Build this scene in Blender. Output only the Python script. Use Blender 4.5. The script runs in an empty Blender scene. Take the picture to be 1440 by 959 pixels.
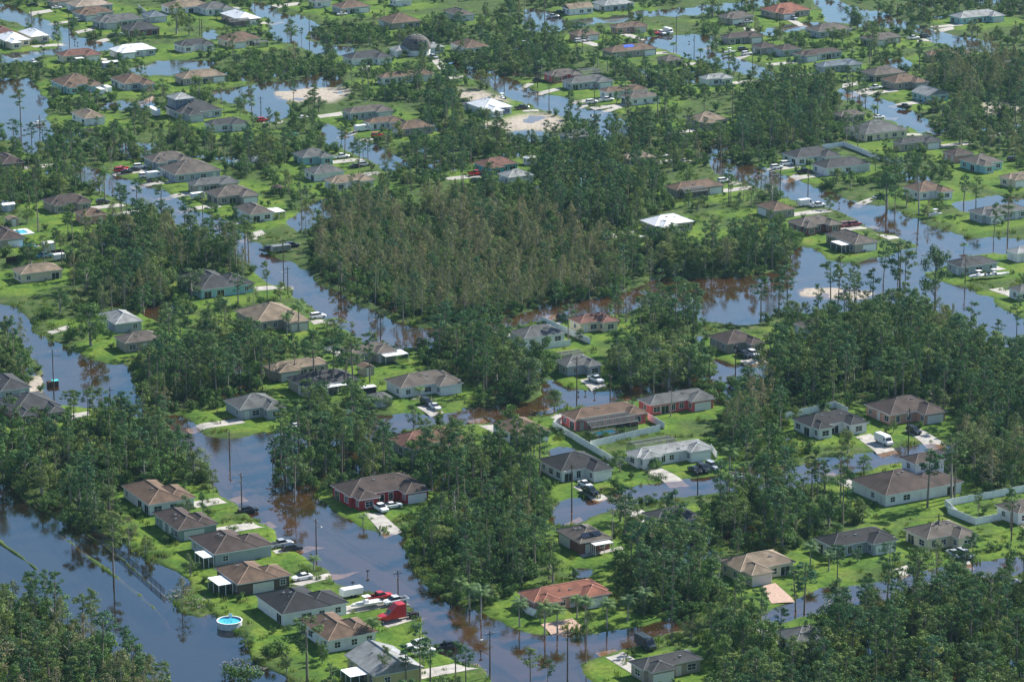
import bpy, bmesh, math, random
import numpy as np
from mathutils import Vector, Matrix, noise
random.seed(7); rng = np.random.default_rng(7)
scene = bpy.context.scene
COL = scene.collection
# ------------------------------------------------------------------ camera, world, sun, exposure
PH, CX, CY = 4600.0, 720.0, 479.5
HC = 248.0
PITCH = math.atan((CY+750)/PH)
cp, sp = math.cos(PITCH), math.sin(PITCH)
cam = bpy.data.cameras.new("camera"); cam.sensor_width = 36.0; cam.lens = PH/1440*36.0
cam.clip_start = 5; cam.clip_end = 30000
camo = bpy.data.objects.new("camera", cam); COL.objects.link(camo)
camo.location = (0, 0, HC); camo.rotation_euler = (math.pi/2-PITCH, 0, 0)
scene.camera = camo
SUN_AZ = math.radians(52)      # clockwise from +Y towards +X, the direction towards the sun
SUN_EL = math.radians(38)
world = bpy.data.worlds.new("World"); scene.world = world; world.use_nodes = True
wn = world.node_tree; wn.nodes.clear()
wo = wn.nodes.new('ShaderNodeOutputWorld'); wb = wn.nodes.new('ShaderNodeBackground')
sky = wn.nodes.new('ShaderNodeTexSky'); sky.sky_type = 'NISHITA'; sky.sun_disc = False
sky.sun_elevation = SUN_EL; sky.sun_rotation = SUN_AZ; sky.air_density = 1.0; sky.dust_density = .2; sky.ozone_density = 1.6
wb.inputs['Strength'].default_value = 0.085
wn.links.new(sky.outputs[0], wb.inputs[0]); wn.links.new(wb.outputs[0], wo.inputs[0])
sl = bpy.data.lights.new("sun", 'SUN'); sl.energy = 5.0; sl.angle = math.radians(.55); sl.color = (1, .955, .87)
so = bpy.data.objects.new("sun", sl); COL.objects.link(so)
sd = Vector((math.sin(SUN_AZ)*math.cos(SUN_EL), math.cos(SUN_AZ)*math.cos(SUN_EL), math.sin(SUN_EL)))
so.rotation_euler = (-sd).to_track_quat('-Z', 'Y').to_euler()
scene.view_settings.view_transform = 'Standard'; scene.view_settings.look = 'None'
scene.view_settings.exposure = 0.95; scene.view_settings.gamma = 1
scene.cycles.volume_bounces = 0; scene.cycles.max_bounces = 6; scene.cycles.transparent_max_bounces = 12
scene.cycles.diffuse_bounces = 2; scene.cycles.glossy_bounces = 3

# ------------------------------------------------------------------ geometry of the view: pixel of the 1440 px photo -> place on a level plane
def at(px, py, z=0.0):
    x = (px-CX)/PH; v = (CY-py)/PH
    dy = cp+v*sp; dz = -sp+v*cp
    t = (z-HC)/dz
    return Vector((x*t, dy*t, z))
def proj(p):
    y, z = p[1], p[2]-HC
    d = y*cp - z*sp; u = y*sp + z*cp
    return CX+PH*p[0]/d, CY-PH*u/d
def scale_at(py): return (py+750)*cp/HC
GA = math.radians(28.4)
DA = Vector((-math.sin(GA), math.cos(GA), 0)); DB = Vector((math.cos(GA), math.sin(GA), 0))

# ------------------------------------------------------------------ materials
MATS = {}
def nodes(m):
    m.use_nodes = True
    nt = m.node_tree; b = nt.nodes['Principled BSDF']; return nt, b
def tex_noise(nt, scale, detail=3, coord='Object', rough=.55):
    tc = nt.nodes.new('ShaderNodeTexCoord'); n = nt.nodes.new('ShaderNodeTexNoise')
    n.inputs['Scale'].default_value = scale; n.inputs['Detail'].default_value = detail; n.inputs['Roughness'].default_value = rough
    nt.links.new(tc.outputs[coord], n.inputs['Vector']); return n
def ramp(nt, fac, stops):
    r = nt.nodes.new('ShaderNodeValToRGB')
    while len(r.color_ramp.elements) < len(stops): r.color_ramp.elements.new(.5)
    for e, (p, c) in zip(r.color_ramp.elements, stops):
        e.position = p; e.color = (*c, 1)
    nt.links.new(fac, r.inputs[0]); return r
def mixc(nt, a, b, fac, mode='MIX'):
    m = nt.nodes.new('ShaderNodeMix'); m.data_type = 'RGBA'; m.blend_type = mode
    for s, v in ((m.inputs[0], fac), (m.inputs[6], a), (m.inputs[7], b)):
        if isinstance(v, (int, float)): s.default_value = v
        elif isinstance(v, tuple): s.default_value = (*v, 1)
        else: nt.links.new(v, s)
    return m.outputs[2]
def sc(c, k): return tuple(min(1, x*k) for x in c)
def plain(name, c, rough=.7, metal=0, var=.18, scale=1.5, spec=.3):
    if name in MATS: return MATS[name]
    m = bpy.data.materials.new(name); nt, b = nodes(m)
    if var:
        n = tex_noise(nt, scale, 4)
        r = ramp(nt, n.outputs[0], [(.3, sc(c, 1-var)), (.7, sc(c, 1+var))]); nt.links.new(r.outputs[0], b.inputs['Base Color'])
    else: b.inputs['Base Color'].default_value = (*c, 1)
    b.inputs['Roughness'].default_value = rough; b.inputs['Metallic'].default_value = metal
    b.inputs['Specular IOR Level'].default_value = spec
    MATS[name] = m; return m
def roofmat(name, c, metal=False):
    k = 'roof_'+name
    if k in MATS: return MATS[k]
    m = bpy.data.materials.new(k); nt, b = nodes(m)
    n1 = tex_noise(nt, .35, 5); n2 = tex_noise(nt, 5.0, 3)
    v = .15 if metal else .45
    r1 = ramp(nt, n1.outputs[0], [(.3, sc(c, 1-v)), (.55, c), (.75, sc(c, 1+v*.8))])
    r2 = ramp(nt, n2.outputs[0], [(.3, (.78,)*3), (.7, (1.2,)*3)])
    nt.links.new(mixc(nt, r1.outputs[0], r2.outputs[0], .8 if not metal else .2, 'MULTIPLY'), b.inputs['Base Color'])
    tc = nt.nodes.new('ShaderNodeTexCoord'); w = nt.nodes.new('ShaderNodeTexWave'); w.bands_direction = 'Z' if not metal else 'X'
    w.inputs['Scale'].default_value = 2.2; nt.links.new(tc.outputs['Object'], w.inputs[0])
    bp = nt.nodes.new('ShaderNodeBump'); bp.inputs['Strength'].default_value = .35; bp.inputs['Distance'].default_value = .04
    nt.links.new(w.outputs[1], bp.inputs['Height']); nt.links.new(bp.outputs[0], b.inputs['Normal'])
    b.inputs['Roughness'].default_value = .45 if metal else .88; b.inputs['Specular IOR Level'].default_value = .3
    MATS[k] = m; return m
ROOFC = dict(c=(.022,.024,.028), dg=(.045,.048,.052), g=(.10,.105,.105), lg=(.26,.27,.27), b=(.13,.085,.058), db=(.062,.045,.04),
             t=(.20,.155,.11), gb=(.105,.09,.078), r=(.22,.085,.055), w=(.8,.8,.8), bl=(.12,.15,.18), tt=(.30,.24,.19), rb=(.15,.072,.055))
ROOFN = dict(c='charcoal', dg='dark grey', g='grey', lg='light grey', b='brown', db='dark brown', t='tan', gb='grey-brown',
             r='terracotta', w='white metal', bl='slate blue', tt='pale tan', rb='red-brown')
WALLC = dict(W=(.72,.73,.72), C=(.66,.58,.42), T=(.36,.31,.25), G=(.36,.40,.42), K=(.55,.30,.23), R=(.30,.025,.03), S=(.62,.13,.12),
             A=(.30,.52,.53), Y=(.58,.48,.22), B=(.22,.09,.07), D=(.12,.085,.07), E=(.05,.33,.36), N=(.22,.29,.26), L=(.14,.18,.24))
WALLN = dict(W='white', C='cream', T='tan', G='grey', K='peach', R='deep red', S='salmon red', A='pale aqua', Y='yellow', B='brick red',
             D='dark brown', E='teal', N='sage green', L='slate blue')
WHITE = plain('white_paint', (.8,.8,.8), .5, var=.04); TRIM = plain('trim_paint', (.6,.6,.58), .6, var=.08)
GLASS = plain('window_glass', (.015,.02,.025), .08, var=0, spec=.6)
CONC = plain('concrete', (.36,.34,.31), .85, var=.25, scale=.5); PAVER = plain('pink_pavers', (.42,.29,.23), .85, var=.25, scale=2)
WOOD = plain('pole_wood', (.09,.065,.05), .9, scale=3); METAL = plain('grey_metal', (.3,.31,.32), .4, .6)
DARK = plain('dark_rubber', (.015,.015,.016), .8, var=.1)
VINYL = plain('white_vinyl', (.76,.79,.79), .55, var=.14, scale=.8); BROWNWOOD = plain('dark_wood', (.06,.032,.024), .85, var=.35, scale=2)
CAPS = plain('ridge_shingle', (.2,.18,.16), .9)
POOLW = plain('pool_water', (.05,.42,.62), .06, var=.15, scale=1); POOLG = plain('pool_liner', (.06,.22,.45), .5)
def screenmat():
    m = bpy.data.materials.new('insect_screen'); nt, b = nodes(m)
    tr = nt.nodes.new('ShaderNodeBsdfTransparent'); mx = nt.nodes.new('ShaderNodeMixShader'); mx.inputs[0].default_value = .5
    b.inputs['Base Color'].default_value = (.03,.035,.035,1); b.inputs['Roughness'].default_value = .8
    nt.links.new(tr.outputs[0], mx.inputs[1]); nt.links.new(b.outputs[0], mx.inputs[2])
    nt.links.new(mx.outputs[0], nt.nodes['Material Output'].inputs[0]); return m
SCREEN = screenmat()
def leafmat(name, cols, trans=.25):
    m = bpy.data.materials.new(name); nt, b = nodes(m)
    g = nt.nodes.new('ShaderNodeNewGeometry'); oi = nt.nodes.new('ShaderNodeObjectInfo')
    r1 = ramp(nt, oi.outputs['Random'], [(i/(len(cols)-1), c) for i, c in enumerate(cols)])
    r2 = ramp(nt, g.outputs['Random Per Island'], [(0, (.55,)*3), (1, (1.45,)*3)])
    n3 = tex_noise(nt, .9, 2); r3 = ramp(nt, n3.outputs[0], [(.36, (.6,.68,.7)), (.52, (1,1,1)), (.66, (1.5,1.38,1.05))])
    nt.links.new(mixc(nt, mixc(nt, r1.outputs[0], r3.outputs[0], 1.0, 'MULTIPLY'), r2.outputs[0], 1.0, 'MULTIPLY'), b.inputs['Base Color'])
    b.inputs['Roughness'].default_value = .75; b.inputs['Specular IOR Level'].default_value = .12
    tl = nt.nodes.new('ShaderNodeBsdfTranslucent'); mx = nt.nodes.new('ShaderNodeMixShader'); mx.inputs[0].default_value = trans
    nt.links.new(mixc(nt, r1.outputs[0], (1.1,1.3,.5), 1.0, 'MULTIPLY'), tl.inputs[0])
    nt.links.new(b.outputs[0], mx.inputs[1]); nt.links.new(tl.outputs[0], mx.inputs[2])
    nt.links.new(mx.outputs[0], nt.nodes['Material Output'].inputs[0])
    return m
PINEL = leafmat('pine_needles', [(.040,.100,.052), (.070,.140,.058), (.125,.175,.062), (.050,.125,.078)], .22)
BROADL = leafmat('broad_leaves', [(.050,.115,.05), (.10,.175,.052), (.165,.205,.07), (.07,.125,.065)], .22)
CYPL = leafmat('brown_leaves', [(.17,.175,.09), (.20,.185,.11), (.13,.17,.08), (.22,.19,.12), (.11,.16,.07)], .22)
PALML = leafmat('palm_leaves', [(.10,.17,.06), (.14,.22,.08), (.11,.18,.09)], .22)
SHRUBL = leafmat('shrub_leaves', [(.065,.12,.035), (.09,.16,.045), (.07,.14,.04), (.11,.15,.055)], .22)
BARK = plain('pine_bark', (.20,.165,.14), .9, scale=2); GREYBARK = plain('grey_bark', (.27,.25,.23), .9, scale=2)

# ------------------------------------------------------------------ mesh helper
class MB:
    def __init__(s): s.v = []; s.f = []; s.m = []
    def add(s, vs, fs, mi=0):
        o = len(s.v); s.v += [tuple(v) for v in vs]; s.f += [tuple(i+o for i in f) for f in fs]; s.m += [mi]*len(fs)
    def box(s, x0, x1, y0, y1, z0, z1, mi=0):
        s.add([(x0,y0,z0),(x1,y0,z0),(x1,y1,z0),(x0,y1,z0),(x0,y0,z1),(x1,y0,z1),(x1,y1,z1),(x0,y1,z1)],
              [(0,3,2,1),(4,5,6,7),(0,1,5,4),(1,2,6,5),(2,3,7,6),(3,0,4,7)], mi)
    def bar(s, p, q, r, mi=0, n=4, r2=None):
        p = Vector(p); q = Vector(q); d = (q-p)
        if d.length < 1e-5: return
        d.normalize(); a = d.orthogonal().normalized(); b = d.cross(a); r2 = r if r2 is None else r2
        vs = [p+(a*math.cos(t)+b*math.sin(t))*r for t in [2*math.pi*i/n+math.pi/4 for i in range(n)]]
        vs += [q+(a*math.cos(t)+b*math.sin(t))*r2 for t in [2*math.pi*i/n+math.pi/4 for i in range(n)]]
        s.add(vs, [(i,(i+1)%n,n+(i+1)%n,n+i) for i in range(n)]+[tuple(range(n))[::-1], tuple(range(n,2*n))], mi)
    def cyl(s, c, r, h, n=16, mi=0, axis='z', r2=None):
        a = Vector((0,0,1)) if axis == 'z' else (Vector((0,1,0)) if axis == 'y' else Vector((1,0,0)))
        s.bar(Vector(c), Vector(c)+a*h, r, mi, n, r2)
    def mesh(s, name, mats, smooth=False):
        me = bpy.data.meshes.new(name); me.from_pydata(s.v, [], s.f)
        for m in (mats if isinstance(mats, (list, tuple)) else [mats]): me.materials.append(m)
        me.polygons.foreach_set('material_index', s.m)
        if smooth: me.polygons.foreach_set('use_smooth', [True]*len(me.polygons))
        me.update(); return me
def link(name, me, parent=None, loc=None, rz=None, scl=None):
    o = bpy.data.objects.new(name, me); COL.objects.link(o)
    if parent is not None: o.parent = parent
    if loc is not None: o.location = loc
    if rz is not None: o.rotation_euler = (0, 0, rz)
    if scl is not None: o.scale = scl if hasattr(scl, '__len__') else (scl,)*3
    return o
def tag(o, label, cat, group=None):
    o['label'] = label; o['category'] = cat
    if group: o['group'] = group
    return o
def thing(name, loc, rz=0, label=None, cat=None, group=None):
    o = link(name, None, None, loc, rz); o.empty_display_size = .5
    if label: tag(o, label, cat, group)
    return o
def structure(o): o['kind'] = 'structure'; return o
def stuff(o, label=None, cat=None):
    o['kind'] = 'stuff'
    if label: tag(o, label, cat)
    return o

# ------------------------------------------------------------------ layout data, traced in pixels of the photo onto the ground plane
WATER = [
 [(-60,640),(0,680),(40,708),(80,732),(120,748),(150,756),(175,768),(192,778),(206,792),(232,798),(250,808),(266,818),(258,836),(242,846),(252,862),(285,872),(300,862),(310,885),(335,893),(345,905),(352,930),(400,950),(420,1060),(250,1060),(240,985),(205,955),(170,925),(130,900),(100,880),(60,862),(0,835),(-60,815)],
 [(-40,415),(20,432),(38,450),(48,472),(90,487),(112,498),(130,508),(160,511),(178,512),(192,545),(210,585),(250,585),(275,598),(288,612),(320,617),(345,618),(365,612),(400,640),(440,680),(452,705),(480,725),(510,745),(530,750),(562,750),(575,780),(580,800),(600,830),(640,850),(690,868),(720,884),(760,893),(830,893),(900,880),(950,868),(985,876),(960,886),(925,893),(905,897),(900,908),(850,918),(810,933),(832,959),(865,1060),(700,1060),(690,940),(650,930),(612,915),(592,885),(590,872),(577,850),(560,845),(520,830),(490,825),(468,815),(462,802),(440,792),(420,778),(392,760),(385,745),(365,735),(350,720),(300,685),(280,660),(262,640),(240,605),(200,595),(170,582),(150,575),(100,570),(62,560),(58,540),(60,520),(40,490),(20,470),(-40,440)],
 [(105,232),(150,240),(190,258),(235,272),(262,292),(300,305),(335,325),(352,340),(368,344),(374,362),(402,366),(420,375),(436,388),(446,400),(480,412),(498,428),(520,438),(560,452),(590,462),(580,476),(520,485),(490,465),(465,455),(445,440),(435,425),(412,415),(410,402),(375,398),(365,388),(340,365),(300,345),(262,320),(225,300),(195,290),(165,280),(130,265),(105,250)],
 [(520,485),(560,470),(620,464),(680,455),(740,440),(780,428),(830,420),(880,412),(915,398),(908,380),(925,380),(940,396),(1000,392),(1050,388),(1085,382),(1120,350),(1128,345),(1145,354),(1162,366),(1200,370),(1250,362),(1298,348),(1320,362),(1315,378),(1295,385),(1330,400),(1360,405),(1395,420),(1415,440),(1450,455),(1480,490),(1380,484),(1365,468),(1335,445),(1300,430),(1240,432),(1180,440),(1095,440),(1070,452),(1040,458),(985,450),(930,425),(880,438),(800,446),(740,458),(640,478),(560,492)],
 [(1000,218),(1040,232),(1070,235),(1110,250),(1140,264),(1172,272),(1185,285),(1225,288),(1255,295),(1290,308),(1320,322),(1345,330),(1365,338),(1400,336),(1470,340),(1470,362),(1385,355),(1345,362),(1330,374),(1310,380),(1296,346),(1260,332),(1225,322),(1195,305),(1165,290),(1125,283),(1095,274),(1075,264),(1040,256),(1000,238)],
 [(1335,285),(1380,278),(1440,275),(1440,292),(1400,296),(1350,298)],
 [(1150,-20),(1185,5),(1200,12),(1230,16),(1262,30),(1300,40),(1340,52),(1400,62),(1400,74),(1350,68),(1310,60),(1290,45),(1240,38),(1210,34),(1200,30),(1160,35),(1130,40),(1080,48),(1060,44),(1100,36),(1150,34),(1165,28),(1160,15),(1140,0)],
 [(1240,84),(1260,82),(1275,84),(1284,92),(1278,98),(1250,96)],
 [(1180,124),(1200,127),(1215,135),(1260,150),(1290,162),(1312,176),(1300,186),(1270,178),(1240,160),(1200,145),(1178,136)],
 [(740,12),(780,20),(795,31),(835,27),(895,18),(990,10),(1070,0),(1100,-8),(1100,2),(1070,8),(990,18),(895,26),(835,35),(795,40),(760,44),(735,40),(735,25)],
 [(890,58),(940,52),(1000,50),(1014,52),(1008,60),(990,66),(1000,76),(1040,84),(1085,102),(1100,118),(1075,112),(1040,102),(1000,92),(960,78),(935,68),(900,66)],
 [(630,88),(660,93),(690,103),(725,116),(750,130),(790,138),(812,150),(860,160),(875,170),(885,192),(850,195),(835,177),(800,165),(760,152),(725,138),(700,130),(680,117),(640,100)],
 [(715,182),(740,180),(770,186),(775,196),(740,200),(712,196)],
 [(355,0),(380,12),(400,20),(430,26),(448,38),(430,46),(415,52),(450,65),(500,65),(492,76),(440,75),(415,62),(388,56),(375,42),(380,30),(355,18)],
 [(300,128),(360,120),(400,115),(440,112),(478,110),(482,120),(420,125),(400,138),(404,160),(385,174),(360,162),(345,150),(320,145),(300,138)],
 [(450,174),(475,184),(510,198),(545,210),(560,225),(580,234),(548,242),(525,226),(490,212),(465,205),(452,195)],
 [(-30,0),(20,8),(35,20),(55,28),(85,36),(105,50),(125,60),(150,62),(165,66),(150,74),(120,74),(60,80),(20,88),(-30,92),(-30,80),(40,72),(80,70),(92,62),(60,50),(30,32),(-30,18)],
 [(-30,115),(45,112),(55,130),(70,148),(60,155),(70,172),(72,215),(40,215),(20,200),(-30,190)],
 [(135,148),(190,143),(218,140),(215,150),(180,153),(140,156)],
 [(175,98),(200,92),(230,88),(300,86),(308,92),(280,100),(230,108),(205,106)],
 [(284,46),(306,46),(304,57),(286,56)],
 [(360,612),(440,604),(500,592),(512,580),(540,584),(570,582),(600,586),(640,578),(700,570),(745,566),(765,558),(762,540),(776,534),(800,546),(850,550),(890,540),(940,535),(985,525),(1000,515),(1004,504),(1030,516),(1080,508),(1110,505),(1110,520),(1080,530),(1050,532),(1010,541),(960,550),(905,556),(880,566),(850,576),(800,572),(770,580),(720,588),(640,595),(560,604),(500,620),(440,630),(400,645),(370,640)],
 [(768,632),(790,628),(808,632),(812,641),(780,644)],
 [(770,714),(800,702),(835,700),(850,700),(880,688),(903,680),(940,678),(1000,668),(1060,660),(1130,655),(1137,645),(1170,643),(1220,640),(1260,630),(1320,622),(1345,636),(1290,647),(1250,652),(1200,662),(1150,680),(1080,690),(1000,697),(930,700),(880,712),(840,724),(800,738),(775,738)],
 [(1075,862),(1120,848),(1135,835),(1165,828),(1210,825),(1270,812),(1320,800),(1380,790),(1450,780),(1460,800),(1400,812),(1340,820),(1280,835),(1220,845),(1160,860),(1110,870),(1080,882),(1060,878)],
 [(908,772),(950,766),(1000,772),(1005,786),(960,790),(915,785)],
 [(806,798),(832,798),(838,810),(812,812)],
 [(1328,932),(1370,926),(1404,935),(1402,946),(1340,947)],
 [(215,418),(245,425),(250,445),(225,455),(200,440)],
 [(430,292),(470,282),(480,300),(450,312),(425,305)],
 [(415,300),(445,310),(420,325),(405,312)],
]
SAND = [[(385,128),(420,122),(480,122),(490,132),(470,142),(420,146),(390,142)],
 [(1112,404),(1150,400),(1200,402),(1235,408),(1220,422),(1160,424),(1120,418)],
 [(650,178),(700,172),(745,160),(775,160),(795,176),(780,184),(730,186),(690,190)],
 [(1378,148),(1420,146),(1440,158),(1385,162)], [(40,528),(60,530),(60,558),(40,556)],
 [(640,125),(690,130),(720,145),(660,150)]]
LAND = [[(-40,735),(0,756),(60,801),(52,804),(0,768),(-40,752)],[(78,742),(110,765),(160,802),(200,832),(240,872),(230,873),(190,839),(150,809),(104,774),(72,748)],[(100,731),(150,763),(236,836),(231,842),(145,771),(94,737)]]
ROADS = [[(215,572),(262,622),(310,668),(380,722),(450,766),(540,815),(640,885),(700,920),(780,975)],
 [(-20,5),(60,45),(120,74),(160,95)], [(110,240),(230,290),(350,354),(400,392),(470,440),(525,474)],
 [(1000,228),(1100,262),(1200,300),(1290,335),(1380,375),(1440,400)], [(520,480),(640,470),(760,442),(920,408),(1080,398),(1200,385),(1320,352)],
 [(480,606),(700,580),(900,552),(1090,516)], [(770,725),(900,697),(1100,672),(1330,632)], [(1085,870),(1250,835),(1450,790)],
 [(1150,-10),(1260,33),(1400,68)], [(1180,131),(1250,155),(1320,188)], [(690,115),(790,150),(890,192)], [(445,165),(500,198),(585,240)],
 [(355,8),(450,56)], [(895,62),(1000,72),(1090,110)], [(640,885),(830,912),(985,880)]]
FOREST = [  # (kinds, spacing m, heights, polygon, where)
 ('CCCCCCBP', 4.3, (7.5,14), [(450,322),(500,302),(560,300),(640,290),(720,300),(800,320),(850,350),(880,398),(862,418),(780,428),(700,446),(640,455),(580,446),(530,430),(480,404),(440,384),(440,350)], 'in the brownish wood at the centre'),
 ('PPPBB', 4.8, (12,18), [(590,486),(700,474),(740,470),(762,500),(765,545),(740,562),(700,568),(660,545),(600,520)], 'below the brown central wood'),
 ('PPPBBC', 4.8, (11,17), [(860,352),(900,350),(1000,350),(1080,345),(1122,372),(1080,380),(1040,386),(960,392),(905,374),(880,392)], 'behind the brown flooded clearing'),
 ('PPPB', 5.2, (11,17), [(640,268),(760,240),(860,240),(930,262),(935,290),(890,322),(820,328),(740,302),(650,288)], 'left of the white metal roof'),
 ('PPPB', 5.2, (11,17), [(760,202),(800,198),(880,205),(960,190),(1050,198),(1100,204),(1100,232),(1040,230),(990,222),(940,248),(860,240),(780,236)], 'behind the centre right houses'),
 ('PPPBB', 5.0, (12,18), [(1060,135),(1110,118),(1170,132),(1182,180),(1175,205),(1100,214),(1050,200),(1040,155)], 'in the dense upper right stand'),
 ('PPPB', 5.5, (10,16), [(570,205),(600,175),(650,165),(700,192),(720,222),(690,226),(650,240),(600,246),(580,230)], 'in the stand beside the pale sand lot'),
 ('PPPB', 5.5, (10,15), [(530,122),(560,112),(620,118),(640,135),(650,158),(600,146),(545,142)], 'between the domed house and the brown roofs'),
 ('PPBB', 5.5, (10,14), [(650,105),(640,85),(700,60),(760,56),(800,75),(806,98),(760,112),(700,105)], 'at the top middle of the photo'),
 ('PPPB', 6.0, (10,15), [(150,200),(250,200),(330,204),(380,208),(440,218),(430,235),(330,230),(300,224),(260,222),(195,230),(150,226),(110,218),(70,245),(-20,248),(-20,225),(70,222)], 'in the band of pines at upper left'),
 ('PPPBBC', 5.0, (11,17), [(115,345),(160,325),(200,328),(260,335),(330,360),(350,388),(345,394),(300,382),(245,390),(240,425),(205,440),(150,432),(120,420),(100,400),(132,378)], 'in the wood left of the street bend'),
 ('PPPB', 4.6, (12,18), [(200,505),(230,495),(330,502),(370,500),(400,515),(330,560),(300,578),(225,578),(205,560)], 'in the wood above the left flooded street'),
 ('PPB', 5.0, (12,17), [(380,660),(390,640),(430,624),(500,612),(540,620),(570,650),(590,680),(560,682),(480,688),(420,692),(385,684)], 'in the flooded grove above the red house'),
 ('PPBB', 5.0, (12,17), [(-20,640),(60,612),(130,605),(180,605),(240,622),(270,650),(292,672),(262,682),(200,686),(170,702),(160,735),(130,745),(60,712),(-20,672)], 'in the dark wood above the canal'),
 ('PBBC', 4.3, (12,16), [(-40,855),(20,850),(60,866),(110,890),(160,925),(212,970),(230,1080),(-60,1080)], 'in the bottom left corner wood'),
 ('PPPB', 4.8, (12,17), [(590,655),(680,640),(740,650),(765,680),(770,722),(740,742),(690,728),(620,722),(595,700)], 'between the flooded street and the charcoal roof'),
 ('PPPBB', 4.4, (12,16), [(588,806),(592,775),(620,762),(690,760),(760,766),(775,800),(730,822),(700,846),(655,848),(605,828)], 'in the grove left of the terracotta roof'),
 ('BBP', 6.0, (9,13), [(862,505),(880,488),(960,478),(990,490),(1000,530),(980,543),(900,543),(862,532)], 'in the round leafy clump beside the street'),
 ('PCB', 5.0, (11,16), [(1015,600),(1040,572),(1100,566),(1108,600),(1118,632),(1080,650),(1030,652),(1018,625)], 'right of the white roofed pool house'),
 ('PPPBB', 4.6, (13,18), [(1080,506),(1110,490),(1200,478),(1300,482),(1380,492),(1460,490),(1460,605),(1360,618),(1345,575),(1280,556),(1200,558),(1120,568),(1085,556)], 'in the large dark wood at right'),
 ('CPPB', 4.8, (11,16), [(1350,640),(1380,610),(1460,600),(1460,690),(1390,695),(1360,670)], 'at the right edge above the white fence'),
 ('PPPBB', 5.0, (12,17), [(1010,712),(1060,700),(1130,700),(1195,706),(1215,732),(1180,752),(1100,775),(1060,772),(1010,765),(960,772),(900,768),(870,758),(900,742),(960,745)], 'behind the tan roofed house'),
 ('PPPB', 4.8, (12,17), [(870,792),(960,786),(1000,808),(1015,850),(960,866),(900,864),(880,850),(874,815)], 'in the grove right of the terracotta roof'),
 ('PPPBB', 4.8, (12,17), [(1000,905),(1035,885),(1080,900),(1160,885),(1250,860),(1320,840),(1400,828),(1470,815),(1480,1080),(940,1080),(1010,990),(1010,940)], 'in the wood at the bottom right'),
 ('BBBP', 5.0, (6,9), [(310,104),(360,92),(440,94),(490,102),(480,110),(400,114),(320,118)], 'in the dark thicket below the top left canal'),
 ('BBB', 4.5, (5,8), [(440,48),(500,42),(548,52),(542,62),(470,62),(442,57)], 'in the thicket at the top'),
 ('BBB', 6, (9,13), [(590,45),(625,38),(645,50),(630,60),(598,58)], 'beside the domed house'),
 ('BBB', 6, (8,12), [(1225,18),(1290,18),(1345,26),(1300,30),(1240,24)], 'at the top right corner'),
 ('BB', 6, (8,11), [(1270,5),(1440,-5),(1440,8),(1300,12)], 'along the top right edge'),
 ('PCCB', 5.0, (11,17), [(1300,115),(1320,95),(1370,90),(1460,80),(1460,140),(1400,142),(1340,150),(1305,128)], 'in the mixed wood at upper right'),
 ('PPB', 5.5, (11,15), [(1305,180),(1340,165),(1460,165),(1460,180),(1390,186),(1370,196),(1310,192)], 'below the upper right wood'),
 ('PPP', 6.0, (12,17), [(1245,226),(1290,215),(1330,226),(1330,250),(1290,262),(1245,252)], 'between the right hand houses'),
 ('PPBB', 5.5, (10,15), [(-30,505),(30,505),(55,528),(50,540),(0,530),(-30,530)], 'at the left edge behind the dark roof'),
 ('BBP', 5.5, (8,13), [(445,285),(470,272),(540,268),(560,280),(520,295),(470,300)], 'behind the brown central wood'),
 ('BBP', 5.5, (8,12), [(640,205),(760,205),(770,215),(700,225)], 'at the upper centre'),
 ('PB', 6.5, (10,15), [(1080,330),(1120,330),(1125,352),(1095,372),(1075,350)], 'beside the brick red house by the lake'),
 ('PPB', 5.5, (11,15), [(1110,460),(1200,440),(1300,440),(1320,470),(1200,475),(1100,490)], 'below the sand bar'),
 ('PPB', 6.0, (11,15), [(900,452),(960,448),(990,465),(985,480),(930,478),(900,470)], 'beside the flooded clearing'),
 ('BBS', 5.0, (3,6), [(985,552),(1010,542),(1090,538),(1095,558),(1040,566),(1000,572)], 'in the thicket behind the salmon red house'),
 ('BP', 6.0, (7,12), [(60,222),(130,190),(150,170),(110,175),(70,195)], 'beside the tan roof at upper left'),
 ('BB', 5.0, (6,9), [(75,115),(130,105),(150,112),(150,120),(100,130),(70,140)], 'around the upper left houses'),
 ('PB', 5.0, (9,13), [(330,465),(395,478),(395,492),(340,495)], 'above the thin pines'),
 ('BBP', 5.5, (8,12), [(990,92),(985,100),(960,95),(905,108),(925,118),(980,118),(985,108)], 'among the upper houses'),
 ('BB', 6.0, (7,10), [(875,96),(935,98),(960,128),(930,122),(880,112)], 'behind the upper lawns'),
 ('BSS', 4.5, (3,6), [(430,700),(470,700)] and [(595,745),(620,735),(700,740),(690,755),(600,762)], 'along the grove edge'),
 ('PPB', 5.5, (10,15), [(70,265),(110,258),(115,268),(75,275),(0,290),(0,270)], 'at the left edge among the houses'),
 ('PPB', 5.2, (11,16), [(430,590),(440,570),(500,575),(505,592),(480,604),(430,606)], 'in the grove beside the small grey shed'),
 ('PPC', 5.5, (11,16), [(1180,765),(1090,775),(1095,785),(1150,790)] and [(1210,845),(1260,835),(1370,815),(1390,830),(1300,850),(1240,860)], 'in front of the lower right street'),
]
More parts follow.
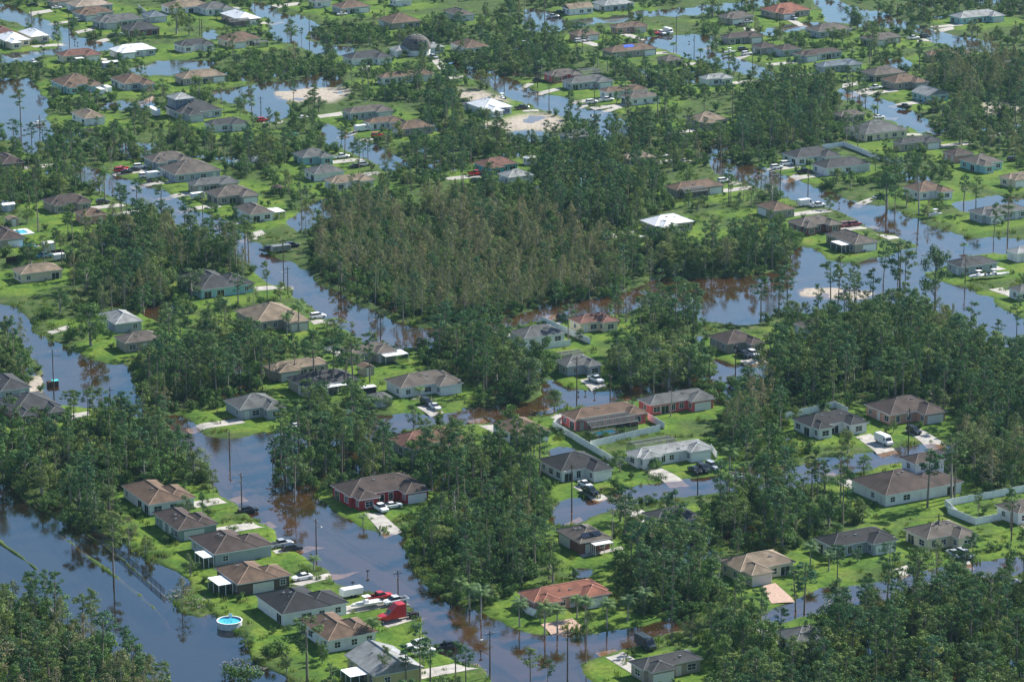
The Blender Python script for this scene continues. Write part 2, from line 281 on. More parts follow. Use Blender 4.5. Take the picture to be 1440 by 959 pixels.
# houses: near eave corner x, y; right corner x; left corner x; roof; wall; style; words that place it
HOUSES = [
 (107,11,160,91,'tt','G',0,''),(116,23,166,100,'b','G',0,''),(144,34,208,128,'g','G',1,''),(183,44,226,168,'dg','B',0,''),(211,25,229,198,'bl','G',0,''),
 (74,4,90,64,'b','T',0,''),(14,62,50,-12,'w','C',0,'left of a flooded crossroads'),(44,53,58,25,'w','C',0,''),(-8,52,30,-30,'rb','C',0,''),(92,82,146,78,'rb','C',0,''),
 (168,76,225,152,'w','G',1,''),(257,67,305,243,'dg','W',0,''),(325,61,374,304,'b','C',1,''),(240,13,298,225,'t','W',0,''),
 (294,16,332,276,'g','W',0,''),(336,29,368,308,'w','K',0,''),(181,122,222,154,'b','G',2,''),(96,125,148,70,'b','A',0,''),(258,112,320,244,'t','T',0,''),
 (119,168,145,99,'t','W',0,''),(262,164,322,226,'dg','G',1,''),(300,179,352,286,'dg','W',2,''),
 (220,231,274,200,'gb','G',0,''),(246,247,312,222,'gb','G',0,''),(3,232,27,-18,'db','B',0,''),
 (480,13,522,465,'b','G',0,''),(443,4,457,432,'g','W',0,''),(557,2,576,548,'lg','W',0,''),(551,34,594,530,'b','T',0,''),(645,23,668,622,'gb','G',0,''),
 (656,69,690,632,'b','W',0,''),(499,86,555,480,'dg','W',2,'just left of the domed house'),(541,112,614,528,'b','W',0,''),
 (496,162,557,480,'gb','G',2,''),(523,176,572,511,'b','W',2,''),(565,183,612,549,'b','T',0,''),(690,158,731,655,'w','W',0,'with many solar panels'),
 (688,238,736,665,'rb','E',0,''),(715,251,752,702,'lg','W',0,''),(431,225,472,410,'g','A',0,''),(442,246,486,426,'g','W',0,''),(470,260,530,454,'t','W',0,''),
 (801,14,836,795,'t','W',4,''),(850,9,893,832,'lg','G',0,''),(870,41,914,861,'b','K',0,''),(812,51,845,800,'b','K',0,''),(1027,28,1067,1008,'gb','T',1,''),
 (1028,56,1077,1012,'db','T',2,''),(1070,69,1096,1055,'db','T',0,''),(1100,72,1128,1088,'db','G',0,''),(860,75,925,845,'b','T',0,'with a blue tarp on its roof'),
 (937,87,960,922,'gb','Y',0,''),(780,109,822,763,'gb','S',0,''),(808,120,866,789,'g','G',2,''),(856,132,914,843,'b','W',2,''),(886,140,930,876,'gb','W',0,''),
 (997,114,1034,985,'lg','W',0,''),(991,175,1033,962,'t','T',1,''),(800,195,845,785,'g','G',0,''),(885,226,925,868,'t','T',0,''),
 (952,269,1020,936,'b','T',0,''),(929,322,985,899,'w','T',0,'alone among the pines right of centre'),
 (1098,21,1149,1068,'r','T',1,''),(1151,46,1200,1131,'gb','G',0,''),(1227,58,1274,1208,'gb','T',1,''),(1357,28,1422,1334,'lg','A',2,''),
 (1130,80,1190,1114,'db','G',1,''),(1162,96,1216,1145,'bl','G',2,''),(1230,107,1275,1209,'gb','T',0,''),(1266,120,1309,1237,'b','T',0,''),(1305,136,1336,1281,'lg','A',4,''),
 (1312,80,1370,1300,'b','T',0,''),(1187,166,1223,1172,'gb','T',0,''),(1217,190,1278,1184,'g','C',0,''),(1272,205,1328,1254,'dg','T',0,''),(1343,220,1370,1326,'db','K',0,''),
 (1382,235,1421,1348,'gb','A',1,''),(1128,226,1187,1098,'dg','W',2,''),(1162,238,1226,1140,'dg','W',0,''),(1424,255,1475,1411,'t','C',0,''),
 (1302,274,1344,1268,'b','W',2,'beside the round street tree'),(1088,298,1120,1062,'b','T',0,''),(1134,322,1187,1106,'gb','B',0,''),
 (1202,345,1237,1159,'gb','T',0,'with a screened porch'),(1388,306,1455,1361,'g','G',1,''),(1351,377,1405,1330,'dg','G',0,''),(1436,360,1480,1420,'lg','W',0,''),
 (1440,414,1490,1422,'g','W',0,''),(1138,465,1180,1114,'gb','G',0,''),
 (76,291,132,58,'db','T',0,''),(117,306,152,103,'b','K',0,''),(277,264,340,262,'g','T',2,''),(312,281,368,288,'gb','T',0,''),(352,303,384,328,'gb','W',0,''),
 (0,339,16,-25,'db','T',0,''),(29,387,90,17,'t','C',0,''),(282,409,360,246,'dg','A',6,'left of the street bend'),(162,457,198,138,'lg','G',0,'beside the round oak'),
 (176,484,233,160,'gb','T',0,''),(372,460,440,329,'t','T',0,''),(1,551,38,-25,'dg','G',0,''),(30,587,96,-5,'dg','B',0,''),
 (388,526,470,369,'t','T',0,''),(425,545,506,402,'dg','T',0,''),(497,503,562,475,'gb','T',2,''),(571,551,656,540,'gb','W',2,'with white arched entrance'),
 (345,582,405,314,'g','G',2,'on a round lawn'),(577,635,665,543,'rb','G',0,'half hidden by pines'),(502,706,609,464,'db','R',3,'beside the flooded grove'),
 (725,614,775,690,'b','W',0,''),(804,520,850,776,'g','G',2,''),(815,596,913,786,'b','S',5,'with caged pool'),(921,574,1010,895,'g','S',2,'behind the caged pool'),
 (800,670,867,756,'c','W',2,'beside the white corner fence'),(902,648,1007,884,'lg','W',3,'with a pool cage and fallen palm'),(737,477,797,715,'g','W',0,''),
 (821,459,874,798,'rb','C',0,''),(1032,489,1079,995,'db','T',0,''),(1150,606,1225,1113,'c','W',3,'with dark garage door'),(1264,590,1336,1215,'db','K',2,'behind the parked black car'),
 (1245,698,1363,1194,'db','W',6,'with an upper storey'),(1428,724,1485,1399,'gb','W',0,''),(209,711,277,170,'b','W',6,''),(250,747,309,214,'db','N',6,''),
 (301,781,386,265,'db','G',6,''),(334,823,412,301,'b','D',6,''),(397,865,492,358,'c','W',6,'behind the red semi truck'),(461,902,533,417,'b','W',6,'beside the red semi truck'),
 (527,952,597,484,'lg','Y',4,'at the bottom edge'),(815,765,852,781,'gb','B',0,'with solar panels'),(759,853,864,727,'r','K',3,'ringed by palms'),
 (912,948,997,885,'dg','T',1,'on a bright lawn'),(1052,811,1131,1009,'t','C',0,''),(1180,775,1268,1144,'c','G',2,''),(1314,765,1380,1270,'gb','C',2,''),
 (1120,905,1166,1096,'g','W',0,'hidden in the lower right wood'),(932,738,990,902,'dg','G',0,'half hidden by trees'),
]
EXTRA_SHEDS = [(145,90,167,141,'w','W'),(740,224,757,735,'w','W'),(510,519,525,501,'b','T'),(526,563,553,513,'g','G'),(12,310,27,6,'t','T'),(62,344,74,58,'w','W'),(4,290,22,0,'w','G'),(655,148,677,648,'g','G')]
DRIVES = [[(40,18),(70,14),(75,17),(45,22)],[(105,45),(130,40),(134,43),(110,48)],[(133,58),(150,54),(155,57),(138,61)],[(380,8),(420,4),(424,7),(392,12)],
 [(446,163),(480,158),(482,163),(450,167)],[(370,171),(398,170),(398,174),(370,175)],[(503,197),(545,190),(550,193),(508,200)],[(472,191),(500,184),(503,188),(478,194)],
 [(606,85),(618,84),(630,97),(618,99)],[(503,97),(520,93),(520,98),(508,102)],[(725,124),(745,117),(752,119),(732,126)],[(750,131),(785,124),(790,127),(758,134)],
 [(806,151),(825,146),(828,150),(812,154)],[(828,160),(872,150),(876,152),(838,163)],[(735,156),(778,152),(778,156),(735,158)],[(985,67),(1010,60),(1013,64),(990,71)],
 [(1045,40),(1052,37),(1065,44),(1048,45)],[(1034,81),(1052,76),(1056,79),(1040,84)],[(1104,28),(1118,29),(1140,37),(1126,38)],[(1312,43),(1340,38),(1342,42),(1318,46)],
 [(1290,56),(1312,54),(1314,57),(1290,60)],[(1185,119),(1206,115),(1206,120),(1184,124)],[(1185,131),(1225,124),(1230,127),(1192,138)],[(1240,163),(1264,164),(1258,168),(1240,167)],
 [(1392,191),(1430,181),(1434,184),(1396,196)],[(155,302),(195,295),(197,300),(160,306)],[(327,336),(362,330),(362,337),(330,341)],[(66,467),(95,458),(98,463),(72,471)],
 [(358,404),(412,400),(414,405),(360,410)],[(345,330),(368,324),(374,330),(350,337)],[(436,452),(468,446),(468,452),(442,457)],[(840,334),(892,324),(892,330),(845,338)],
 [(763,443),(783,440),(797,452),(785,457)],[(1022,257),(1040,255),(1046,258),(1028,262)],[(1098,252),(1120,245),(1125,248),(1103,255)],[(1196,287),(1228,278),(1236,281),(1208,290)],
 [(1232,330),(1248,327),(1266,334),(1250,338)],[(95,583),(125,579),(127,584),(98,591)],[(586,573),(604,569),(624,580),(606,585)],[(522,615),(545,611),(547,617),(528,622)],
 [(512,722),(536,722),(566,748),(540,753)],[(383,775),(430,765),(458,768),(388,779)],[(408,822),(470,803),(508,801),(480,808),(425,824)],[(530,876),(560,868),(602,866),(594,875),(545,883)],
 [(815,535),(835,531),(853,543),(832,549)],[(806,685),(822,680),(856,700),(840,706)],[(865,563),(890,557),(895,562),(866,569)],[(1040,508),(1065,500),(1080,509),(1060,518)],
 [(1203,615),(1223,610),(1264,634),(1238,640)],[(1272,605),(1292,602),(1332,625),(1310,632)],[(788,735),(815,723),(828,732),(806,742)],[(1258,801),(1275,795),(1284,804),(1268,812)],
 [(1348,792),(1362,788),(1372,796),(1352,800)],[(545,876),(560,873),(560,879),(550,881)],[(815,780),(875,769),(877,773),(818,784)]]
PDRIVES = [[(760,878),(805,870),(822,884),(782,897)],[(1070,825),(1090,820),(1118,845),(1085,849)],[(192,144),(215,136),(219,140),(198,147)]]
# vehicles: x, y of the wheels, kind, colour, heading ('b','-b','a','-a')
CARS = [
 (395,768,'pickup','silver','b'),(411,772,'suv','black','b'),(425,815,'sedan','white','-b'),(534,843,'pickup','red','b'),(556,849,'pickup','white','-b'),
 (586,911,'suv','white','-b'),(596,919,'suv','white','b'),(630,909,'pickup','black','b'),(535,718,'pickup','white','-a'),(552,714,'sedan','white','b'),(349,718,'suv','black','b'),
 (612,575,'sedan','white','-a'),(600,569,'suv','black','-a'),(538,622,'suv','black','b'),(551,614,'sedan','black','b'),(417,602,'sedan','white','b'),
 (838,537,'pickup','white','-a'),(823,684,'sedan','white','-a'),(830,694,'pickup','black','-a'),(977,664,'sedan','black','-a'),(989,662,'suv','black','-a'),(1002,659,'suv','silver','-a'),
 (1042,670,'sedan','silver','b'),(1046,502,'pickup','black','-a'),(1059,501,'suv','white','-a'),(1243,624,'van','white','-a'),(1285,609,'suv','black','-a'),
 (1357,783,'suv','silver','-a'),(1342,782,'sedan','silver','-a'),(1421,822,'sedan','white','b'),(908,910,'van','dark','-a'),
 (63,363,'pickup','blue','b'),(145,287,'suv','black','b'),(205,250,'suv','white','b'),(217,251,'van','white','b'),(215,256,'sedan','black','b'),(178,244,'sedan','black','b'),(170,242,'suv','red','b'),
 (377,353,'pickup','black','-b'),(411,348,'suv','black','b'),(447,447,'suv','white','b'),(698,258,'suv','white','b'),(688,255,'sedan','white','b'),(672,257,'suv','dark','b'),(670,247,'pickup','red','b'),
 (1018,257,'suv','white','b'),(746,281,'sedan','black','b'),(761,288,'sedan','black','b'),(791,451,'suv','black','-a'),(1133,290,'van','white','b'),(1150,291,'pickup','white','b'),
 (1190,319,'suv','dark red','b'),(1202,318,'suv','dark red','b'),(1236,280,'sedan','silver','b'),(1131,244,'pickup','black','b'),
 (108,31,'pickup','silver','b'),(158,53,'suv','black','-b'),(172,51,'sedan','silver','b'),(46,10,'pickup','black','b'),(80,13,'sedan','white','b'),(47,89,'sedan','white','-a'),(54,93,'sedan','dark red','-a'),
 (55,174,'sedan','white','b'),(141,142,'suv','black','b'),(200,158,'suv','black','b'),(197,237,'suv','white','b'),(189,241,'sedan','black','b'),(172,239,'sedan','red','b'),
 (481,22,'sedan','white','b'),(509,185,'van','white','b'),(531,193,'suv','red','b'),(480,223,'pickup','white','b'),(369,171,'suv','red','b'),(409,193,'pickup','teal','b'),(512,234,'suv','silver','b'),
 (501,236,'sedan','black','b'),(610,83,'suv','silver','-a'),(664,76,'sedan','silver','b'),(426,168,'sedan','white','b'),
 (777,24,'pickup','silver','b'),(786,20,'pickup','black','b'),(931,48,'suv','white','-a'),(940,47,'van','white','-a'),(920,48,'pickup','red','-a'),(815,60,'suv','white','b'),(822,59,'suv','silver','b'),(739,63,'suv','white','-a'),
 (757,116,'suv','black','b'),(832,146,'suv','white','b'),(853,143,'pickup','white','b'),(734,154,'pickup','black','b'),(1042,38,'pickup','dark','b'),(1052,33,'sedan','silver','b'),(1050,78,'suv','white','b'),(1045,72,'suv','black','b'),
 (1012,201,'pickup','dark red','b'),(932,222,'sedan','white','b'),(1116,28,'suv','silver','-a'),(1284,56,'pickup','white','b'),(1301,53,'suv','black','b'),(1217,114,'sedan','silver','b'),(1231,126,'pickup','white','b'),
 (1309,147,'sedan','black','b'),(1272,152,'pickup','black','b'),(1236,167,'sedan','white','b'),(1092,238,'suv','white','b'),(1106,233,'suv','white','b'),(1425,227,'suv','black','b')]
# utility poles: base x, y; top y; with lamp arm?
POLES = [(445,785,726,1),(560,850,802,0),(689,953,885,1),(340,712,662,0),(76,560,488,2),(156,595,545,0),(323,642,614,0),(399,398,325,0),(405,415,375,1),(479,412,368,0),(535,475,440,1),
 (811,568,500,1),(858,562,533,0),(804,718,652,1),(997,542,500,0),(1034,532,482,0),(981,697,675,0),(798,958,882,0),(1136,280,240,0),(1097,270,232,0),(951,58,21,0),(976,82,48,0),(772,160,122,0),
 (836,150,118,0),(1058,107,75,0),(756,125,103,0),(1025,85,60,0),(45,45,12,0),(97,47,16,0),(132,60,38,1),(57,215,158,1),(367,163,134,0),(435,50,22,0),(696,130,98,0),(709,132,100,0),
 (1261,44,5,0),(1312,57,35,1),(1096,50,14,0),(1199,125,98,0),(1234,160,128,0),(1429,200,180,0),(1277,640,573,0),(1422,763,705,0),(1319,765,722,0),(1263,376,338,0),(1357,400,362,0),(281,52,26,0),(284,53,27,0)]
MAILBOX = [(517,809),(496,823),(437,784),(676,921),(813,555),(823,554),(836,558),(845,696),(1051,523),(1180,290),(1290,333),(105,62),(109,63),(160,62),(969,61),(379,162),(1269,152),(487,440),(1290,340),(516,724)]
LONEPINES = [(29,172,125),(54,328,254),(172,306,258),(178,304,262),(193,300,252),(102,346,288),(96,340,290),(1242,402,335),(1178,436,355),(1168,432,365),(1202,430,365),(1264,437,340),(1272,440,352),(1107,438,370),
 (1417,335,272),(1397,342,282),(1355,288,245),(1372,300,250),(17,640,555),(104,600,550),(131,586,545),(180,620,570),(187,618,572),(368,544,470),(379,540,474),(415,532,470),(442,542,465),(469,547,478),(486,552,470),(497,564,475),(520,540,468),
 (751,666,595),(759,674,602),(745,660,600),(1104,706,630),(1112,700,640),(1142,702,650),(1304,716,635),(1342,706,610),(1377,718,690),(1421,748,688),(118,900,838),(66,868,800),(432,960,870),(541,964,910),(571,964,908),(591,960,878),
 (605,966,900),(641,964,905),(655,962,912),(752,810,725),(746,964,910),(770,968,925),(1035,807,745),(1119,858,795),(1131,862,790),(1177,826,765),(1225,55+25,38),(1229,79,40),(1150,206,168),(1206,208,162),(1245,238,195),(1231,243,212),
 (480,205,172),(485,222,180),(505,238,195),(511,228,198),(434,162,130),(440,158,128),(413,150,112),(408,60,26),(424,58,38),(335,430,385),(45,212,170),(60,200,168),(100,215,175),(20,215,168),(330,350,290),(345,360,300),(350,375,310),(300,330,285),
 (310,350,300),(285,300,270),(260,320,275),(680,335,280),(1050,620,560),(960,470,395),(950,480,390),(975,478,398),(930,460,400),(865,455,400),(870,460,410),(1070,450,385),(1095,450,380),(799,480,430),(1375,735,690),(1190,205,160),(1010,215,170),
 (880,155,110),(925,175,115),(935,180,112),(990,175,118),(1030,170,120),(960,120,100),(415,705,640),(400,660,610),(395,610,560),(420,620,560),(455,640,580),(530,640,585),(505,650,590),(600,640,590),(640,645,590),(660,655,600)]
PALMS = [(148,281,235),(99,376,352),(316,453,420),(1025,674,622),(647,847,812),(661,857,818),(675,870,818),(442,804,783),(525,907,868),(510,740,724),(766,893,845),(784,891,850),(811,871,838),(823,885,840),(854,885,842),(882,876,838),
 (905,866,828),(731,882,842),(1139,804,762),(947,74,58),(985,83,66),(1008,92,78),(1026,97,85),(862,104,80),(872,106,82),(855,102,78),(835,95,75),(880,110,88),(840,97,74),(915,118,95),(925,122,98),(934,120,95),(403,474,440),(420,468,425),
 (761,110,83),(1230,172,148),(1216,240,222),(1140,242,225),(82,80,48),(333,158,140),(343,158,140),(355,158,142),(315,158,143),(4,238,222),(606,118,90),(573,115,85),(886,585,566),(590,560,545),(1165,805,775),(1405,212,192),(1355,352,340),(460,462,450),
 (415,640,600),(1450,640,600),(1250,560,530)]
OAKS = [(128,488,425,'B',62),(1247,292,238,'B',52),(1315,426,338,'B',50),(1196,40,6,'B',56),(248,50,2,'B',34),(266,52,24,'B',18),(280,150,105,'B',62),(1350,205,168,'B',42),(1170,60,38,'B',28),(1185,62,40,'B',24),(872,735,695,'B',46),
 (940,545,488,'B',70),(900,540,485,'B',70),(970,540,480,'B',60),(268,812,778,'B',22),(1002,24,-4,'B',34),(1160,690,660,'B',26),(745,560,500,'B',60),(55,110,95,'B',24),(230,135,112,'B',26),(78,22,14,'B',10),(80,60,28,'B',18),(1440,560,500,'B',50),
 (270,420,375,'B',50),(410,55,28,'B',22),(135,205,185,'B',26),(780,575,545,'B',30),(430,335,285,'C',28),(915,395,345,'C',22),(1435,20,2,'B',30),(618,50,18,'B',44),(560,195,170,'B',20),(540,500,478,'B',22),(470,468,448,'B',36),(495,462,450,'B',20),(375,928,905,'S',40),(395,920,900,'S',30),(325,955,930,'S',40),(350,960,935,'S',30),(345,905,885,'B',26),(888,545,500,'B',50),(920,515,470,'B',50),(955,520,475,'B',50),(985,535,495,'B',45),(870,530,480,'B',40)]
FENCES = [([(778,601),(868,655)],'v'),([(831,629),(928,606)],'v'),([(868,655),(884,651)],'v'),([(911,590),(934,603)],'v'),([(778,601),(792,594)],'v'),([(1000,634),(1008,645)],'v'),
 ([(1105,589),(1174,573)],'v'),([(1174,573),(1192,582)],'v'),([(1329,712),(1450,690)],'v'),([(1329,712),(1345,726)],'v'),([(1333,722),(1372,738),(1408,731)],'v'),
 ([(9,370),(86,358)],'w'),([(86,358),(140,392)],'w'),([(1157,210),(1186,206)],'v'),([(1226,222),(1266,232)],'v'),([(328,233),(362,225)],'v'),([(328,233),(352,243)],'v'),([(762,453),(830,484)],'v'),([(735,495),(802,486)],'v'),
 ([(731,852),(740,862),(755,868)],'v'),([(1208,214),(1226,222)],'v'),([(195,12),(206,22)],'v'),([(1186,206),(1208,214)],'v')]

# ------------------------------------------------------------------ terrain: one sheet, land and bed, finer where the camera sees it
rows = np.array([-660,-600,-520,-440,-360,-290,-230,-180,-140,-105,-80] + list(np.arange(-60, 1081, 2.0)) + [1120,1200,1350,1600,2000,2600])
cols = np.array([-3500,-2200,-1400,-900,-600,-420,-320,-250] + list(np.arange(-200, 1641, 3.0)) + [1690,1760,1860,2040,2340,2840,3640,4900])
NR, NC = len(rows), len(cols)
U, V = np.meshgrid(cols, rows)
def ground_np(px, py, z=0.0):
    x = (px-CX)/PH; v = (CY-py)/PH; dy = cp+v*sp; dz = -sp+v*cp; t = (z-HC)/dz
    return x*t, dy*t
GX, GY = ground_np(U, V)
def vnoise(x, y, s, seed=0):
    x = x/s+seed*17.3; y = y/s+seed*9.1
    xi = np.floor(x).astype(np.int64); yi = np.floor(y).astype(np.int64); fx = x-xi; fy = y-yi
    fx = fx*fx*(3-2*fx); fy = fy*fy*(3-2*fy)
    def h(a, b):
        n = (a*374761393+b*668265263+seed*1442695) & 0xffffffff
        n = ((n ^ (n >> 13))*1274126177) & 0xffffffff
        return ((n ^ (n >> 16)) & 0xffff)/65535.0
    return (h(xi,yi)*(1-fx)+h(xi+1,yi)*fx)*(1-fy)+(h(xi,yi+1)*(1-fx)+h(xi+1,yi+1)*fx)*fy
def fbm(x, y, s, seed=0, o=3): return sum(vnoise(x, y, s/2**i, seed+i)*.5**i for i in range(o))/sum(.5**i for i in range(o))
def inpoly(px, py, poly):
    ins = np.zeros(np.shape(px), bool); n = len(poly)
    for i in range(n):
        x1, y1 = poly[i]; x2, y2 = poly[(i+1) % n]
        if y1 == y2: continue
        c = ((y1 > py) != (y2 > py)) & (px < (x2-x1)*(py-y1)/(y2-y1)+x1); ins ^= c
    return ins
WU = U+(fbm(GX, GY, 9, 3)-.5)*14; WV = V+(fbm(GX, GY, 11, 8)-.5)*7
water = np.zeros(U.shape, bool)
for p in WATER: water |= inpoly(WU, WV, p)
strip = np.zeros(U.shape, bool)
for p in LAND: strip |= inpoly(U+(fbm(GX, GY, 6, 3)-.5)*3, V+(fbm(GX, GY, 6, 8)-.5)*3, p)
def seg_mask(line, halfw):
    m = np.zeros(U.shape, bool)
    pts = [at(*p) for p in line]
    for a, b in zip(pts, pts[1:]):
        d = b-a; L2 = d.length_squared
        t = np.clip(((GX-a.x)*d.x+(GY-a.y)*d.y)/L2, 0, 1)
        m |= (GX-a.x-t*d.x)**2+(GY-a.y-t*d.y)**2 < halfw**2
    return m
road = np.zeros(U.shape, bool)
for r in ROADS: road |= seg_mask(r, 3.4)
forest = np.zeros(U.shape, bool)
for f in FOREST: forest |= inpoly(WU, WV, f[3])
sand = np.zeros(U.shape, bool)
for s_ in SAND: sand |= inpoly(WU+(fbm(GX, GY, 5, 35)-.5)*16, WV+(fbm(GX, GY, 5, 36)-.5)*8, s_)
def blur(a, n=1):
    a = a.astype(float)
    for _ in range(n):
        a = (np.pad(a, ((1,1),(0,0)), 'edge')[:-2]+2*a+np.pad(a, ((1,1),(0,0)), 'edge')[2:])/4
        a = (np.pad(a, ((0,0),(1,1)), 'edge')[:,:-2]+2*a+np.pad(a, ((0,0),(1,1)), 'edge')[:,2:])/4
    return a
outside = (V < -60) | (V > 1090) | (U < -60) | (U > 1500)
forest |= outside & (fbm(GX, GY, 60, 5) > .42)
wb_ = blur(water, 5)
Z = .38-.95*np.clip(wb_*1.15, 0, 1)
fl = fbm(GX, GY, 22, 12)
Z = np.where(forest & ~water, .55*(fl-.40)*2.2, Z)
Z += (fbm(GX, GY, 6, 20)-.5)*.12+(fbm(GX, GY, 5, 23)-.5)*1.1*4*np.clip(wb_,0,1)*(1-np.clip(wb_,0,1))
Z -= 2.3*blur(inpoly(WU, WV, WATER[0]), 4)*blur(water, 2); st_ = blur(strip, 1); Z = Z+.35*blur(inpoly(U, V, LAND[0]), 1); Z = Z*(1-st_)+st_*(.02+.3*inpoly(U, V, LAND[0])+(fbm(GX, GY, 9, 61)-.5)*.9)
hz = blur(sand, 2)
Z = Z*(1-hz)+hz*(.06+(fbm(GX, GY, 9, 31)-.45)*.9)
rb = blur(road & (water | forest), 1)*(1-blur(inpoly(U, V, WATER[0]), 1))
Z = Z*(1-rb)+rb*(-.14+(fbm(GX, GY, 40, 40)-.5)*.12)

class House: pass
houses = []
def solve_len(N, D, tx):
    lo, hi = 1.0, 60.0
    s0 = proj(N)[0]
    for _ in range(40):
        m = (lo+hi)/2; x = proj(N+D*m)[0]
        if (x-s0)*(1 if tx > s0 else -1) < abs(tx-s0): lo = m
        else: hi = m
    return lo
ZL = .42
def house_frame(t, hgt=2.75):
    h = House(); h.N = at(t[0], t[1], ZL+hgt)
    h.w = max(solve_len(h.N, DB, t[2]), 4.0); h.d = max(solve_len(h.N, DA, t[3]), 3.0)
    return h
def frames():
    for t in HOUSES:
        h = house_frame(t); h.w = min(max(h.w, 9), 24); h.d = min(max(h.d, 8.5), 22)
        h.t = t; h.c = h.N+DB*h.w/2+DA*h.d/2; houses.append(h)
frames()
def local(h, X, Y): return (X-h.N.x)*DB.x+(Y-h.N.y)*DB.y, (X-h.N.x)*DA.x+(Y-h.N.y)*DA.y
for h in houses:       # every house stands on a pad clear of the flood
    lx, ly = local(h, GX, GY)
    dd = np.maximum(np.maximum(-lx, lx-h.w), np.maximum(-ly, ly-h.d))
    k = np.clip(1-(dd-1.0)/3.0, 0, 1); k = k*k*(3-2*k)
    Z = Z*(1-k)+k*np.maximum(Z, .36)
    forest &= dd > 5
lawnish = ~forest
nearh = np.full(U.shape, 99.0)
for h in houses:
    lx, ly = local(h, GX, GY); nearh = np.minimum(nearh, np.maximum(np.maximum(-lx, lx-h.w), np.maximum(-ly, ly-h.d)))
wild = np.clip(blur(forest, 2)+np.clip((nearh-6.5+(fbm(GX,GY,12,50)-.5)*18)/6, 0, 1)*.85, 0, 1)
def zat(x, y):
    px, py = proj((x, y, 0.3))
    c = np.interp(px, cols, np.arange(NC)); r = np.interp(py, rows, np.arange(NR))
    c0 = int(min(c, NC-2)); r0 = int(min(r, NR-2)); fc = c-c0; fr = r-r0
    return float((Z[r0,c0]*(1-fc)+Z[r0,c0+1]*fc)*(1-fr)+(Z[r0+1,c0]*(1-fc)+Z[r0+1,c0+1]*fc)*fr)
me = bpy.data.meshes.new('ground')
nv = NR*NC; nf = (NR-1)*(NC-1)
me.vertices.add(nv); me.vertices.foreach_set('co', np.stack([GX, GY, Z], -1).astype(np.float32).ravel())
idx = np.arange(nv).reshape(NR, NC)
quads = np.stack([idx[:-1,:-1], idx[1:,:-1], idx[1:,1:], idx[:-1,1:]], -1).reshape(-1)
me.loops.add(nf*4); me.loops.foreach_set('vertex_index', quads.astype(np.int32))
me.polygons.add(nf); me.polygons.foreach_set('loop_start', (np.arange(nf)*4).astype(np.int32)); me.polygons.foreach_set('loop_total', np.full(nf, 4, np.int32))
me.polygons.foreach_set('use_smooth', np.ones(nf, bool)); me.update(calc_edges=True)
at_ = me.color_attributes.new('cover', 'FLOAT_COLOR', 'POINT')
at_.data.foreach_set('color', np.stack([wild, hz, rb, np.ones_like(wild)], -1).astype(np.float32).ravel())
def groundmat():
    m = bpy.data.materials.new('ground_cover'); nt, b = nodes(m)
    a = nt.nodes.new('ShaderNodeAttribute'); a.attribute_name = 'cover'
    sx = nt.nodes.new('ShaderNodeSeparateColor'); nt.links.new(a.outputs[0], sx.inputs[0])
    n1 = tex_noise(nt, .10, 6, rough=.7); n2 = tex_noise(nt, .9, 5); n3 = tex_noise(nt, .25, 5)
    lawn = ramp(nt, n1.outputs[0], [(.28, (.035,.085,.018)), (.44, (.070,.140,.020)), (.58, (.115,.18,.025)), (.76, (.16,.165,.05))])
    det = ramp(nt, n2.outputs[0], [(.3, (.6,.62,.55)), (.7, (1.25,1.2,1.2))])
    lawn2 = mixc(nt, lawn.outputs[0], det.outputs[0], .9, 'MULTIPLY')
    wildc = ramp(nt, n3.outputs[0], [(.3, (.030,.055,.018)), (.5, (.050,.085,.026)), (.64, (.085,.105,.04)), (.78, (.12,.105,.07))])
    wild2 = mixc(nt, wildc.outputs[0], det.outputs[0], .9, 'MULTIPLY')
    c = mixc(nt, lawn2, wild2, sx.outputs[0])
    sandc = ramp(nt, n2.outputs[0], [(.3, (.24,.20,.16)), (.6, (.42,.37,.31))])
    c = mixc(nt, c, sandc.outputs[0], sx.outputs[1])
    c = mixc(nt, c, (.125,.10,.092), sx.outputs[2])
    geo = nt.nodes.new('ShaderNodeNewGeometry'); sp_ = nt.nodes.new('ShaderNodeSeparateXYZ'); nt.links.new(geo.outputs['Position'], sp_.inputs[0])
    mr = nt.nodes.new('ShaderNodeMapRange'); mr.inputs[1].default_value = -.28; mr.inputs[2].default_value = .02; nt.links.new(sp_.outputs[2], mr.inputs[0])
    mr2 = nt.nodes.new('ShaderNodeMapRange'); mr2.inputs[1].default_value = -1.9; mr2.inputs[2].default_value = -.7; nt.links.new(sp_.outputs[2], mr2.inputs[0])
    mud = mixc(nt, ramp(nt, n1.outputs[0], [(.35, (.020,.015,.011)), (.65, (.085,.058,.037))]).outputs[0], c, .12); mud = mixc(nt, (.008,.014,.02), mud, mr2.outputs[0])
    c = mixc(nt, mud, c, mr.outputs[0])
    nt.links.new(c, b.inputs['Base Color']); b.inputs['Roughness'].default_value = .95; b.inputs['Specular IOR Level'].default_value = .1
    bp = nt.nodes.new('ShaderNodeBump'); bp.inputs['Strength'].default_value = .6; bp.inputs['Distance'].default_value = .25
    nt.links.new(n2.outputs[0], bp.inputs['Height']); nt.links.new(bp.outputs[0], b.inputs['Normal'])
    return m
me.materials.append(groundmat()); structure(link('ground', me))

